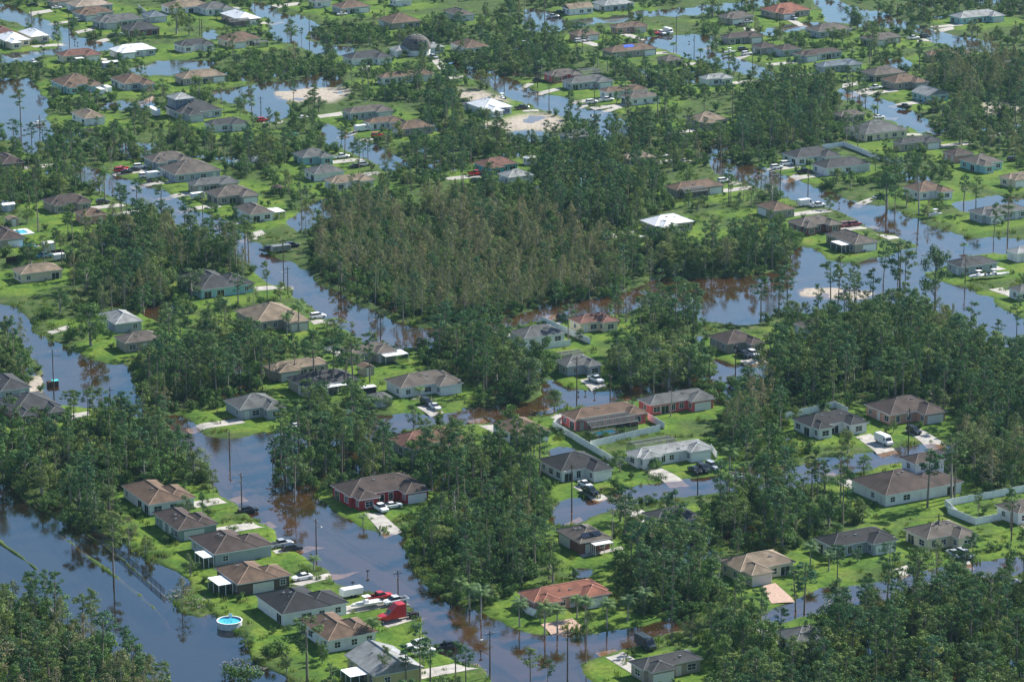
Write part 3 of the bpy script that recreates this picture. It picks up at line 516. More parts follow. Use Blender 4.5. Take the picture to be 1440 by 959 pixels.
# flood water: clear tannin-brown sheet over the drowned lawns and streets
def watermat():
    m = bpy.data.materials.new('flood_water'); nt, b = nodes(m); nt.nodes.remove(b)
    fr = nt.nodes.new('ShaderNodeFresnel'); fr.inputs[0].default_value = 2.5
    gl = nt.nodes.new('ShaderNodeBsdfGlossy'); gl.inputs['Roughness'].default_value = .03; gl.inputs['Color'].default_value = (.72,.92,1,1)
    tr = nt.nodes.new('ShaderNodeBsdfTransparent'); tr.inputs[0].default_value = (.88,.66,.47,1)
    df = nt.nodes.new('ShaderNodeBsdfDiffuse'); df.inputs[0].default_value = (.048,.025,.012,1)
    m1 = nt.nodes.new('ShaderNodeMixShader'); m1.inputs[0].default_value = .22
    m2 = nt.nodes.new('ShaderNodeMixShader')
    nt.links.new(tr.outputs[0], m1.inputs[1]); nt.links.new(df.outputs[0], m1.inputs[2])
    gb_ = nt.nodes.new('ShaderNodeNewGeometry'); mt = nt.nodes.new('ShaderNodeMath'); mt.operation = 'SUBTRACT'; mt.inputs[0].default_value = 1; nt.links.new(gb_.outputs['Backfacing'], mt.inputs[1]); ml = nt.nodes.new('ShaderNodeMath'); ml.operation = 'MULTIPLY'; nt.links.new(mt.outputs[0], ml.inputs[0]); nt.links.new(fr.outputs[0], ml.inputs[1]); nt.links.new(ml.outputs[0], m2.inputs[0]); nt.links.new(m1.outputs[0], m2.inputs[1]); nt.links.new(gl.outputs[0], m2.inputs[2])
    n = tex_noise(nt, .9, 3); n2 = tex_noise(nt, .03, 3)
    r = ramp(nt, n2.outputs[0], [(.42, (.05,)*3), (.62, (.5,)*3)])
    bp = nt.nodes.new('ShaderNodeBump'); bp.inputs['Distance'].default_value = .05
    nt.links.new(r.outputs[0], bp.inputs['Strength']); nt.links.new(n.outputs[0], bp.inputs['Height'])
    for x in (fr, gl): nt.links.new(bp.outputs[0], x.inputs['Normal'])
    nt.links.new(m2.outputs[0], nt.nodes['Material Output'].inputs[0]); return m
wm = MB(); wm.add([(-9000,-300,0),(9000,-300,0),(9000,20000,0),(-9000,20000,0)], [(0,1,2,3)])
structure(link('water', wm.mesh('water', watermat())))

# ------------------------------------------------------------------ names of places for labels
ORD = ['first','second','third','fourth','fifth','sixth','seventh','eighth','ninth','tenth','eleventh','twelfth']
def band(y):
    for lim, n in ((30,'topmost row'),(62,'row just below the top edge'),(100,'far background'),(145,'upper background'),(200,'upper quarter'),(262,'lower part of the upper third'),(330,'upper middle'),(420,'middle'),
                   (500,'centre band'),(560,'band just below centre'),(620,'lower middle'),(700,'upper part of the lower third'),(790,'lower quarter'),(870,'lower edge area')):
        if y < lim: return n
    return 'bottom strip'
def side(x):
    for lim, n in ((120,'far left'),(300,'left'),(520,'left of centre'),(760,'centre'),(980,'right of centre'),(1200,'right')):
        if x < lim: return n
    return 'far right'
for h in houses:
    t = h.t; h.short = '%s-roofed %s house' % (ROOFN[t[4]], WALLN[t[5]])
from collections import defaultdict
cell = defaultdict(list)
for h in houses: cell[(h.short, band(h.t[1]), side(h.t[0]) if not h.t[7] else h.t[7])].append(h)
for k, hs in cell.items():
    hs.sort(key=lambda h: h.t[0])
    for i, h in enumerate(hs):
        if h.t[7]: h.label = '%s %s' % (h.short, h.t[7]); h.where = 'the %s-roofed house %s' % (ROOFN[h.t[4]], h.t[7])
        else:
            o = '' if len(hs) == 1 else ('left-hand ' if i == 0 else ('right-hand ' if i == len(hs)-1 else 'middle '))
            h.label = '%s%s at %s in the %s' % (o, h.short, side(h.t[0]), band(h.t[1])); h.where = 'the %s%s %s' % (o, h.short, side(h.t[0]))
def nearest(p): return min(houses, key=lambda h: (h.c-Vector((p.x, p.y, h.c.z))).length)
LBL = defaultdict(list); LONG = []
def reg(o, label, cat, group, px):
    LBL[label].append((px, o)); tag(o, label, cat, group)
def finish_labels():
    for lab, l in LBL.items():
        if len(l) > 1:
            l.sort(key=lambda t: t[0])
            n = len(l)
            for i, (px, o) in enumerate(l):
                w = 'leftmost' if i == 0 else ('rightmost' if i == n-1 else ('middle one' if n == 3 else (ORD[i] if i < 12 else '%dth' % (i+1))+' from left'))
                o['label'] = '%s, %s' % (lab, w)
        for px, o in l:
            if len(o['label'].replace('-', ' ').split()) > 16: LONG.append(o['label'])

# ------------------------------------------------------------------ houses
T0 = .42
def hip(mb, caps, x0, x1, y0, y1, z, t=T0, gable=False, ridge='auto'):
    w, d = x1-x0, y1-y0; th = .2
    alongx = (w >= d) if ridge == 'auto' else ridge == 'x'
    if alongx:
        r = d/2; in_ = 0 if gable else min(r, w/2-.3); A = (x0+in_, y0+r); B = (x1-in_, y0+r); hz_ = r*t
    else:
        r = w/2; in_ = 0 if gable else min(r, d/2-.3); A = (x0+r, y0+in_); B = (x0+r, y1-in_); hz_ = r*t
    zt = z+th; R = [(A[0],A[1],zt+hz_),(B[0],B[1],zt+hz_)]
    low = [(x0,y0,z),(x1,y0,z),(x1,y1,z),(x0,y1,z)]; top = [(x0,y0,zt),(x1,y0,zt),(x1,y1,zt),(x0,y1,zt)]
    o = len(mb.v)
    if alongx: fs = [(4,5,9,8),(6,7,8,9),(5,6,9),(7,4,8)]
    else: fs = [(5,6,9,8),(7,4,8,9),(4,5,8),(6,7,9)]
    mb.add(low+top+R, fs, 0)
    mb.m_extra = None
    oo = o
    mb.f += [tuple(i+oo for i in f) for f in [(0,1,5,4),(1,2,6,5),(2,3,7,6),(3,0,4,7),(3,2,1,0)]]; mb.m += [1]*5
    if caps is not None:
        caps.bar((R[0][0],R[0][1],R[0][2]+.02), (R[1][0],R[1][1],R[1][2]+.02), .13)
        if not gable:
            if alongx: prs = [(0,top[0]),(0,top[3]),(1,top[1]),(1,top[2])]
            else: prs = [(0,top[0]),(0,top[1]),(1,top[2]),(1,top[3])]
            for i, c in prs: caps.bar(R[i], c, .10)
    return zt+hz_
def wall_box(mb, x0, x1, y0, y1, z0, z1):
    mb.box(x0, x1, y0, y1, z0, z1)
WM = {}
def opening(kind):
    if kind in WM: return WM[kind]
    w, hgt, sill = dict(window=(1.3,1.25,.95), wide_window=(2.0,1.35,.85), door=(1.0,2.1,.1), sliding_door=(2.4,2.1,.1), garage_door=(4.9,2.15,.08), tall_window=(1.1,1.8,.6))[kind]
    mb = MB(); f = .10; y0, y1 = -.07, .04    # faces -Y
    mb.box(-w/2-f, w/2+f, y0, y1, sill-f, sill, 0); mb.box(-w/2-f, w/2+f, y0, y1, sill+hgt, sill+hgt+f, 0)
    mb.box(-w/2-f, -w/2, y0, y1, sill, sill+hgt, 0); mb.box(w/2, w/2+f, y0, y1, sill, sill+hgt, 0)
    if kind == 'garage_door':
        for k in range(4): mb.box(-w/2, w/2, -.03, .03, sill+k*hgt/4+.02, sill+(k+1)*hgt/4-.02, 1)
    elif kind == 'door':
        mb.box(-w/2, w/2, -.03, .03, sill, sill+hgt, 1)
    else:
        mb.box(-w/2, w/2, -.02, .03, sill, sill+hgt, 1)
        mb.box(-.03, .03, -.05, -.021, sill, sill+hgt, 0)
        if hgt < 1.5: mb.box(-w/2, w/2, -.049, -.022, sill+hgt/2-.03, sill+hgt/2+.03, 0)
    WM[kind] = mb; return mb
OMESH = {}; NEAR = [False]
def put_opening(root, kind, x, y, face, frame=WHITE, leaf=None, zo=0):
    leaf = leaf or GLASS
    key = (kind, frame.name, leaf.name)
    if key not in OMESH: OMESH[key] = opening(kind).mesh(kind, [frame, leaf])
    rz = {'-y':0, '-x':-math.pi/2, '+y':math.pi, '+x':math.pi/2}[face]
    nm = 'window' if 'window' in kind else ('door' if kind in ('door','sliding_door') else kind)
    if NEAR[0]:
        if ('n',)+key not in OMESH:
            src = opening(kind); a, b = MB(), MB()
            for f_, m_ in zip(src.f, src.m): (a if m_ == 0 else b).add([src.v[q] for q in f_], [tuple(range(len(f_)))])
            OMESH[('n',)+key] = (a.mesh(kind+'_frame', frame), b.mesh(kind+'_leaf', leaf))
        fo = link(nm, OMESH[('n',)+key][0], root, (x, y, zo), rz); link('pane' if leaf is GLASS else 'door_leaf', OMESH[('n',)+key][1], fo)
    else: link(nm, OMESH[key], root, (x, y, zo), rz)
def dress_wall(root, x0, x1, y0, y1, hs, front, gmat, skip=()):
    for face in ('-y','-x','+y','+x'):
        if face in skip: continue
        L = (x1-x0) if 'y' in face else (y1-y0)
        n = max(1, int(L/3.6)); pos = [(i+.5)/n for i in range(n)]
        for i, p in enumerate(pos):
            r = random.random()
            if front == face and i == n-1 and L > 7: kind = 'garage_door'; p = 1-3.1/L
            elif front == face and i == n-2 and L > 7: kind = 'garage_skip'
            elif r < .2: kind = 'sliding_door' if L > 6 else 'window'
            elif r < .32: kind = 'door'
            elif r < .55: kind = 'wide_window'
            elif r < .9: kind = 'window'
            else: continue
            if kind == 'garage_skip': continue
            p = min(max(p, 1.4/L), 1-1.4/L) if kind != 'garage_door' else p
            leaf = gmat if kind == 'garage_door' else (TRIM if kind == 'door' else None)
            if 'y' in face: xx = x0+p*L; yy = y0 if face == '-y' else y1
            else: yy = y0+p*L; xx = x0 if face == '-x' else x1
            put_opening(root, kind, xx, yy, face, leaf=leaf)
VENT = MB(); VENT.box(-.35,.35,-.2,.2,-.15,.16); VENT_ME = VENT.mesh('vent', METAL)
PIPE = MB(); PIPE.cyl((0,0,-.2), .09, .6, 6); PIPE_ME = PIPE.mesh('vent_pipe', METAL)
ACM = MB(); ACM.box(-.45,.45,-.45,.45,0,.8,0); ACM.cyl((0,0,.801), .35, .04, 10, 1); AC_ME = ACM.mesh('air_conditioner', [METAL, DARK])
def make_house(h, i):
    x, y, rx, lx, rf, wl, style, nick = h.t
    w, d = h.w, h.d; ov = .5; EH = 2.75
    root = thing('house', (h.N.x, h.N.y, ZL-.12), GA)   # local x along DB, y along DA
    tag(root, h.label, 'house', 'flooded one-storey houses')
    mr = roofmat(rf, ROOFC[rf], rf in ('w',)); mw = plain('wall_'+wl, WALLC[wl], .85, var=.08, scale=.6)
    capm = plain('cap_'+rf, tuple(min(.8, c*1.55+.05) for c in ROOFC[rf]), .9, var=.15)
    roof, caps, wall = MB(), MB(), MB()
    z = EH+.12
    rects = []
    if style == 0 and w > 11 and i % 5 in (1, 2, 4): style = (1, 2, 3)[(i//2) % 3]
    if style == 0: rects = [(0,w,0,d)]
    elif style == 1: rects = [(0,w,d*.26,d),(w*.06,w*.06+min(w*.42,7),0,d*.6)]
    elif style == 2: rects = [(0,w,d*.24,d),(w*.96-min(w*.45,7.5),w*.96,0,d*.6)]
    elif style == 3: rects = [(0,w,d*.26,d),(w*.04,w*.04+min(w*.3,6),.6,d*.6),(w*.97-min(w*.36,7),w*.97,0,d*.62)]
    elif style == 4: rects = [(0,w,0,d)]
    elif style == 6: rects = [(0,w*.74,0,d),(w*.42,w,.3,d*.66)]
    elif style == 5: rects = [(0,w,d*.22,d),(w*.70,w*.985,0,d*.55)]
    top = 0
    for k, (a, b_, c, e) in enumerate(rects):
        t = T0
        tz = hip(roof, caps if k == 0 or True else None, a, b_, c, e, z-.03*k, t, gable=(style == 4), ridge='auto' if (k == 0 or style == 6) else 'y')
        if k == 0: top = tz
        g = MB(); wall_box(wall, a+ov+.02*k, b_-ov-.02*k, c+ov, e-ov-.02*k, -.4, z+.05-.03*k)
        if style == 4:
            W_, D_ = b_-a, e-c; zt = z+.2
            if W_ >= D_:
                for xx in (a+ov, b_-ov-.15):
                    wall.add([(xx,c+ov,z),(xx,e-ov,z),(xx,(c+e)/2,z+(D_/2-ov)*T0+.1),(xx+.15,c+ov,z),(xx+.15,e-ov,z),(xx+.15,(c+e)/2,z+(D_/2-ov)*T0+.1)], [(0,1,2),(5,4,3),(0,2,5,3),(2,1,4,5),(0,3,4,1)])
            else:
                for yy in (c+ov, e-ov-.15):
                    wall.add([(a+ov,yy,z),(b_-ov,yy,z),((a+b_)/2,yy,z+(W_/2-ov)*T0+.1),(a+ov,yy+.15,z),(b_-ov,yy+.15,z),((a+b_)/2,yy+.15,z+(W_/2-ov)*T0+.1)], [(2,1,0),(3,4,5),(3,5,2,0),(5,4,1,2),(1,4,3,0)])
    fas = WHITE if wl in 'WRSKGA' else TRIM
    link('roof', roof.mesh('roof', [mr, fas]), root); link('ridge_cap', caps.mesh('ridge_cap', capm), root)
    link('wall', wall.mesh('wall', mw), root)
    random.seed(i*13+5)
    front = random.choice(['-y','+x','-x','+x']) if style not in (2,3) else '-y'
    gm = random.choice([WHITE, TRIM, WHITE]) if nick != 'with dark garage door' else plain('black_garage', (.02,.02,.022), .4)
    if nick == 'with dark garage door' or wl == 'R': front = '-y'
    for k, (a, b_, c, e) in enumerate(rects):
        sk = set()
        if k > 0: sk = {'+y'}
        elif style == 6: sk = {'+x'}
        elif len(rects) > 1:
            sk = {'-y'}
            # main wall beside the wings gets its own openings where it is free
            fx0, fx1 = (rects[1][1]+.3 if style == 1 else a+1), (b_-1 if style == 1 else rects[-1][0]-.3)
            if style == 3: fx0 = rects[1][1]
            n = int((fx1-fx0)/2.4)
            for q in range(n):
                put_opening(root, ['window','door','wide_window','sliding_door','tall_window'][(q+i) % 5], fx0+(q+.5)*(fx1-fx0)/n, c+ov, '-y', leaf=TRIM if (q+i) % 5 == 1 else None)
        if k == 0: dress_wall(root, a+ov, b_-ov, c+ov, e-ov, EH, front, gm, sk)
        elif style == 6: dress_wall(root, b_*.72, b_-ov, c+ov, e-ov, EH, '+x', gm, {'-x'})
        else:
            ww = b_-a-2*ov
            put_opening(root, 'garage_door' if (k == len(rects)-1 and ww > 5.2) else 'wide_window', (a+b_)/2, c+ov, '-y', leaf=gm if (k == len(rects)-1 and ww > 5.2) else None)
            if style in (3,2,5): put_opening(root, 'window', a+ov+.02*k, c+ov+1.4, '-x')
    for q in range(random.randint(2,4)):   # roof vents near the ridge
        a, b_, c, e = rects[0]; W_, D_ = b_-a, e-c
        u = random.uniform(.3,.7)
        if W_ >= D_: xx = a+W_*u; off = random.uniform(.8, 2.2); yy = (c+e)/2-off; zz = z+.2+(D_/2-off)*T0
        else: yy = c+D_*u; off = random.uniform(.8, 2.2); xx = (a+b_)/2-off; zz = z+.2+(W_/2-off)*T0
        if min(xx-a, b_-xx, yy-c, e-yy) < min(W_, D_)/2-off-.2: continue
        link('vent' if q % 2 else 'vent_pipe', VENT_ME if q % 2 else PIPE_ME, root, (xx, yy, zz))
    link('air_conditioner', AC_ME, root, (-.35 if random.random() < .5 else w*.3, d*.4 if random.random() < 0 else (d*.55), 0)) if False else link('air_conditioner', AC_ME, root, (w*random.uniform(.3,.6), rects[0][2]+ov-.7, 0)) if style == 0 else None
    h.root, h.rects, h.z = root, rects, z
    return root
for i, h in enumerate(houses): NEAR[0] = h.t[1] > 430; make_house(h, i)
NEAR[0] = False
def find(px, py): return min(houses, key=lambda h: abs(h.t[0]-px)+abs(h.t[1]-py))

# upper storeys
def upper(h, x0, x1, y0, y1, zb, rf, wl, windows):
    r, c, wmb = MB(), MB(), MB()
    hip(r, c, x0, x1, y0, y1, zb+2.6); wall_box(wmb, x0+.45, x1-.45, y0+.45, y1-.45, 2.5, zb+2.65)
    link('upper_roof', r.mesh('upper_roof', [roofmat(rf, ROOFC[rf]), WHITE]), h.root); link('upper_ridge_cap', c.mesh('c', MATS['cap_'+rf]), h.root)
    link('upper_wall', wmb.mesh('upper_wall', MATS['wall_'+wl]), h.root)
    for k in range(windows): put_opening(h.root, 'window', x0+.8+(k+.5)*(x1-x0-1.6)/windows, y0+.45, '-y', zo=zb-.1, frame=TRIM)
    put_opening(h.root, 'window', x0+.45, (y0+y1)/2, '-x', zo=zb-.1, frame=TRIM)
hh = find(1245,698); upper(hh, hh.w*.56, hh.w*.96, hh.d*.42, hh.d*.85, 4.6, 'db', 'W', 2)
hh = find(262,164); plain('wall_L', WALLC['L'], .85)
MATS['cap_lg'] = MATS.get('cap_lg') or plain('cap_lg', (.4,.4,.4)); 
upper(hh, .5, 9, hh.d*.55, hh.d*.98, 4.6, 'lg', 'L', 2)

# solar panels, white patio roofs, screened cages
def on_roof(h, u, v):  # height of the -y slope of the main roof at local u, v
    a, b, c, e = h.rects[0]
    return h.z+.2+min(v-c, u-a, b-u, e-v)*T0
PANELM = plain('solar_panel', (.012,.016,.03), .15, var=.1, spec=.6)
pm = MB(); pm.box(-.5,.5,-.85,.85,0,.05); PANEL = pm.mesh('solar_panel', PANELM)
def solar(h, u0, v0, nx, ny):
    a, b, c, e = h.rects[0]
    for ix in range(nx):
        for iy in range(ny):
            u = u0+ix*1.04; v = v0+iy*1.62; 
            o = link('solar_panel', PANEL, h.root, (u, v, h.z+.2+(v-c)*T0+.16)); o.rotation_euler = (math.atan(T0), 0, 0); o.scale = (1,1,1)
hh = find(815,765); solar(hh, 2.2, 2.0, 3, 1); solar(hh, hh.w-4.8, 2.0, 3, 1)
hh = find(690,158); solar(hh, hh.w*.35, 2.2, 5, 2)
def patio(h, x0, x1, y0, y1, mat=WHITE, encl=True):
    root = h.root; z = 2.55
    mb = MB(); mb.box(x0, x1, y0, y1, z, z+.14); link('patio_roof', mb.mesh('patio_roof', mat), root)
    for (x, y) in ((x0+.1,y0+.1),(x1-.1,y0+.1),(x0+.1,y1-.1),(x0+.1,(y0+y1)/2),((x0+x1)/2,y0+.1)):
        p = MB(); p.box(x-.06,x+.06,y-.06,y+.06,-.3,z-.003); link('patio_post', p.mesh('patio_post', WHITE), root)
    if encl:
        s = MB(); s.add([(x0+.1,y0+.1,.1),(x1-.1,y0+.1,.1),(x1-.1,y0+.1,z),(x0+.1,y0+.1,z)], [(0,1,2,3)]); s.add([(x0+.1,y0+.1,.1),(x0+.1,y1-.1,.1),(x0+.1,y1-.1,z),(x0+.1,y0+.1,z)], [(0,1,2,3)])
        link('patio_screen', s.mesh('patio_screen', SCREEN), root)
hh = find(301,781); patio(hh, .0, 3.6, -2.6+2.6, 3.2) if False else patio(hh, -2.7, -.02, 0, 5.2)
hh = find(334,823); patio(hh, -3.6, -.02, 2.5, 8.8)
hh = find(1202,345); patio(hh, -3.4, -.02, 2.5, 9.0)
hh = find(92,82); patio(hh, 4, 7.5, -3, -.02, encl=True)
hh = find(352,303); patio(hh, hh.w+.02, hh.w+4.5, 1, 8)
hh = find(527,952); patio(hh, -4.2, -.02, 3.0, 8.0)
hh = find(497,503); patio(hh, hh.w*.6, hh.w+1.5, -2.8, hh.d*.24-.02)
hh = find(425,545); patio(hh, 6.5, 13, -2.6, -.02, encl=False)
hh = find(815,765); patio(hh, 3, hh.w-1, -2.2, -.02, mat=TRIM, encl=False)
BEAM = plain('cage_aluminium', (.30,.32,.32), .5, var=.05)
def cage(h, x0, x1, y0, y1, hgt=3.1, rise=.9):
    root = h.root; n = max(3, int((x1-x0)/2.2)); ridge = .0
    for k in range(n+1):
        x = x0+(x1-x0)*k/n; m = MB()
        m.bar((x,y0,-.2),(x,y0,hgt),.045); m.bar((x,y0,hgt),(x,y0+(y1-y0)*.3,hgt+rise),.045); m.bar((x,y0+(y1-y0)*.3,hgt+rise),(x,y1-(y1-y0)*.25,hgt+rise),.045); m.bar((x,y1-(y1-y0)*.25,hgt+rise),(x,y1,hgt),.045)
        if k in (0, n): m.bar((x,y1,-.2),(x,y1,hgt),.045)
        link('cage_beam', m.mesh('cage_beam', BEAM), root)
    for (y, z) in ((y0,hgt),(y0+(y1-y0)*.3,hgt+rise),(y1-(y1-y0)*.25,hgt+rise),(y0,1.1)):
        m = MB(); m.bar((x0,y,z),(x1,y,z),.06); link('cage_rail', m.mesh('cage_rail', BEAM), root)
    s = MB(); a, b = y0+(y1-y0)*.3, y1-(y1-y0)*.25
    for (ya, za, yb, zb) in ((y0,-.1,y0,hgt),(y0,hgt,a,hgt+rise),(a,hgt+rise,b,hgt+rise),(b,hgt+rise,y1,hgt)):
        s.add([(x0,ya,za),(x1,ya,za),(x1,yb,zb),(x0,yb,zb)], [(0,1,2,3)])
    for x in (x0, x1): s.add([(x,y0,-.1),(x,y1,-.1),(x,y1,hgt),(x,b,hgt+rise),(x,a,hgt+rise),(x,y0,hgt)], [(0,1,2,3,4,5)])
    link('cage_screen', s.mesh('cage_screen', SCREEN), root)
def pool_in(h, x0, x1, y0, y1, label):
    c = h.root.matrix_world if False else None
    o = h.N+DB*((x0+x1)/2)+DA*((y0+y1)/2)
    r = thing('swimming_pool', (o.x, o.y, ZL), GA); tag(r, label, 'pool')
    hx, hy = (x1-x0)/2, (y1-y0)/2; m = MB()
    for (a, b, c_, d_) in ((-hx-.8,hx+.8,-hy-.8,-hy),(-hx-.8,hx+.8,hy,hy+.8),(-hx-.8,-hx,-hy,hy),(hx,hx+.8,-hy,hy)): m.box(a,b,c_,d_,-.1,.12)
    link('pool_deck', m.mesh('pool_deck', CONC), r)
    w = MB(); w.box(-hx,hx,-hy,hy,-.2,.04); link('pool_water', w.mesh('pool_water', POOLW), r)
hh = find(815,596); cage(hh, .6, hh.w*.69, -5.5, hh.d*.22+.45); pool_in(hh, 3.5, 9.5, -3.8, -.8, 'turquoise swimming pool inside the cage of the salmon red house')
hh = find(902,648); cage(hh, hh.w*.18, hh.w*.72, hh.d+.02, hh.d+6, 2.9, 1.0)
hh = find(804,520); cage(hh, hh.w*.35, hh.w*1.0, hh.d+.02, hh.d+5, 2.9, .9)
hh = find(780,109); cage(hh, hh.w+.02, hh.w+9, 1, 9, 2.9, .9)
hh = find(952,269); cage(hh, .3, hh.w*.5, -4.5, -.02)
hh = find(336,29); cage(hh, -6, hh.w*.35, -3.5, -.02)
hh = find(325,61); cage(hh, hh.w*.6, hh.w*1.0, -2.5, -.02, 2.5, .4)
hh = find(0,339); pool_in(hh, 7, 12, -2, 2.5, 'blue pool under a dark cage at the left edge')
# blue tarp
hh = find(860,75); m = MB(); a,b,c,e = hh.rects[0]
m.add([(8,2.5,hh.z+.26+2.5*T0),(13,2.5,hh.z+.26+2.5*T0),(13,e/2-.2,hh.z+.26+(e/2-.2)*T0),(8.3,e/2-.2,hh.z+.26+(e/2-.2)*T0)], [(0,1,2,3)])
link('roof_tarp', m.mesh('roof_tarp', plain('blue_tarp', (.03,.09,.5), .5)), hh.root)

# sheds
def gshed(t, k):
    h = house_frame(t, 2.3); w = min(max(h.w, 3), 8); d = min(max(h.d, 2.5), 6)
    r = thing('shed', (h.N.x, h.N.y, ZL-.1), GA)
    reg(r, 'small %s shed with %s roof near %s' % (WALLN[t[5]], ROOFN[t[4]].replace(' metal',''), nearest(h.N).where), 'shed', 'garden sheds', t[0])
    ro, wa, cpb = MB(), MB(), MB(); hip(ro, cpb, 0, w, 0, d, 2.4, .35, gable=(k % 2 == 0)); wa.box(.25, w-.25, .25, d-.25, -.4, 2.45)
    link('roof', ro.mesh('roof', [roofmat(t[4], ROOFC[t[4]], t[4] == 'w'), TRIM]), r); link('wall', wa.mesh('wall', plain('wall_'+t[5], WALLC[t[5]], .85, var=.08)), r)
    put_opening(r, 'door', w*.5, .25, '-y', leaf=TRIM); put_opening(r, 'window', .25, d*.5, '-x')
for k, t in enumerate(EXTRA_SHEDS): gshed(t, k)

# domed house
c = at(585, 76, ZL); r = thing('domed_house', c, GA, 'grey domed house with white ground floor beside the road near the top', 'house')
def dome():
    R, m, cap = 6.6, MB(), MB(); nu, nvv = 20, 7
    for j in range(nvv):
        for i in range(nu):
            def P(a, b):
                ph = b/nvv*math.pi/2*.96; th = a/nu*2*math.pi; off = .5*(b % 2)/nu*2*math.pi*0
                return (R*math.cos(ph)*math.cos(th), R*math.cos(ph)*math.sin(th), 2.4+R*.95*math.sin(ph))
            m.add([P(i,j),P(i+1,j),P(i+1,j+1),P(i,j+1)], [(0,1,2),(0,2,3)])
            cap.bar(P(i,j), P(i,j+1), .07); cap.bar(P(i,j), P(i+1,j), .07)
    link('dome_roof', m.mesh('dome_roof', roofmat('gb', ROOFC['gb'])), r); link('dome_rib', cap.mesh('dome_rib', plain('dome_ribs', (.2,.21,.21))), r)
    w = MB(); w.cyl((0,0,-.4), R-.05, 2.85, 20); link('wall', w.mesh('wall', plain('wall_W', WALLC['W'])), r)
    for s_, x in ((1, 8.5), (-1, -7.5)):
        a, b, cpp = MB(), MB(), MB(); hip(a, cpp, x-4, x+4, -4, 4, 2.6); b.box(x-3.5, x+3.5, -3.5, 3.5, -.4, 2.65)
        link('wing_roof', a.mesh('wing_roof', [roofmat('lg', ROOFC['lg']), WHITE]), r); link('wing_wall', b.mesh('wing_wall', MATS['wall_W']), r)
        put_opening(r, 'wide_window', x, -3.5, '-y')
    for k in range(3):
        a = -math.pi/2+(k-1)*.5; p = Vector((math.cos(a)*5.4, math.sin(a)*5.4, 5.9)); mm = MB(); mm.box(-.7,.7,-.7,.7,-.3,.25)
        o = link('skylight', mm.mesh('skylight', GLASS), r, p); o.rotation_euler = (0, .9, a)
dome()

# driveways draped on the ground
def drive(q, mat, k):
    P = [at(*p, .3) for p in (q if len(q) == 4 else [q[0], q[1], q[2], q[-1]])]
    n, mm = 14, 5; mb = MB(); vs = []
    # long axis along P0->P1 or P1->P2
    c = (P[0]+P[1]+P[2]+P[3])/4
    for i in range(n+1):
        for j in range(mm+1):
            a = P[0].lerp(P[1], i/n); b = P[3].lerp(P[2], i/n); p = a.lerp(b, j/mm)
            vs.append((p.x-c.x, p.y-c.y, zat(p.x, p.y)+.07))
    fs = [(i*(mm+1)+j, (i+1)*(mm+1)+j, (i+1)*(mm+1)+j+1, i*(mm+1)+j+1) for i in range(n) for j in range(mm)]
    if (P[1]-P[0]).cross(P[2]-P[1]).z < 0: fs = [f[::-1] for f in fs]
    mb.add(vs, fs); o = structure(link('driveway', mb.mesh('driveway', mat, True), None, (c.x, c.y, 0))); return c
DC = [drive(q, CONC, i) for i, q in enumerate(DRIVES)]+[drive(q, PAVER, i) for i, q in enumerate(PDRIVES)]
RS = [(at(*a), at(*b)) for r_ in ROADS for a, b in zip(r_, r_[1:])]
for h in houses:
    c = Vector((h.c.x, h.c.y, 0))
    if min((c-Vector((q.x,q.y,0))).length for q in DC) < 21: continue
    best = None
    for a, b in RS:
        a, b = Vector((a.x,a.y,0)), Vector((b.x,b.y,0)); d = b-a; t = max(0, min(1, (c-a).dot(d)/d.length_squared)); p = a+d*t
        if best is None or (p-c).length < (best-c).length: best = p
    if (best-c).length > 36: continue
    v = best-c; D = DB*(1 if v.dot(DB) > 0 else -1) if abs(v.dot(DB)) > abs(v.dot(DA)) else DA*(1 if v.dot(DA) > 0 else -1)
    half = (h.w if abs(D.dot(DB)) > .5 else h.d)/2; side_ = (DA if abs(D.dot(DB)) > .5 else DB)
    s0 = c+D*(half-.4)-side_*((h.d if abs(D.dot(DB)) > .5 else h.w)/2-3.4); L_ = max(4, min(abs(v.dot(D))-half-1.0, 16))
    q = [s0-side_*2.5, s0-side_*2.5+D*L_, s0+side_*2.5+D*L_, s0+side_*2.5]
    DC.append(drive([proj((p.x, p.y, .3)) for p in q], CONC, 0))

# ------------------------------------------------------------------ vehicles
CARC = dict(white=(.78,.78,.78), silver=(.38,.40,.42), black=(.012,.013,.016), dark=(.04,.05,.055), red=(.45,.015,.02), blue=(.10,.28,.42), teal=(.02,.22,.24))
CARC['dark red'] = (.18,.015,.02)
def carpaint(c): return plain('paint_'+c.replace(' ','_'), CARC[c], .22, var=.03, spec=.6)
def loft(mb, secs, mi=0):   # secs: list of x, [ (y,z) ... ] rings, closed profile
    n = len(secs[0][1]); vs = [(x, y, z) for x, ring in secs for (y, z) in ring]
    fs = [(k*n+i, k*n+(i+1) % n, (k+1)*n+(i+1) % n, (k+1)*n+i) for k in range(len(secs)-1) for i in range(n)]
    mb.add(vs, fs+[tuple(range(n))[::-1], tuple(range((len(secs)-1)*n, len(secs)*n))], mi)
def ring(hw, z0, z1, cr=.12): return [(-hw+cr*.5,z0),(hw-cr*.5,z0),(hw,z0+cr),(hw,z1-cr),(hw-cr,z1),(-hw+cr,z1),(-hw,z1-cr),(-hw,z0+cr)]
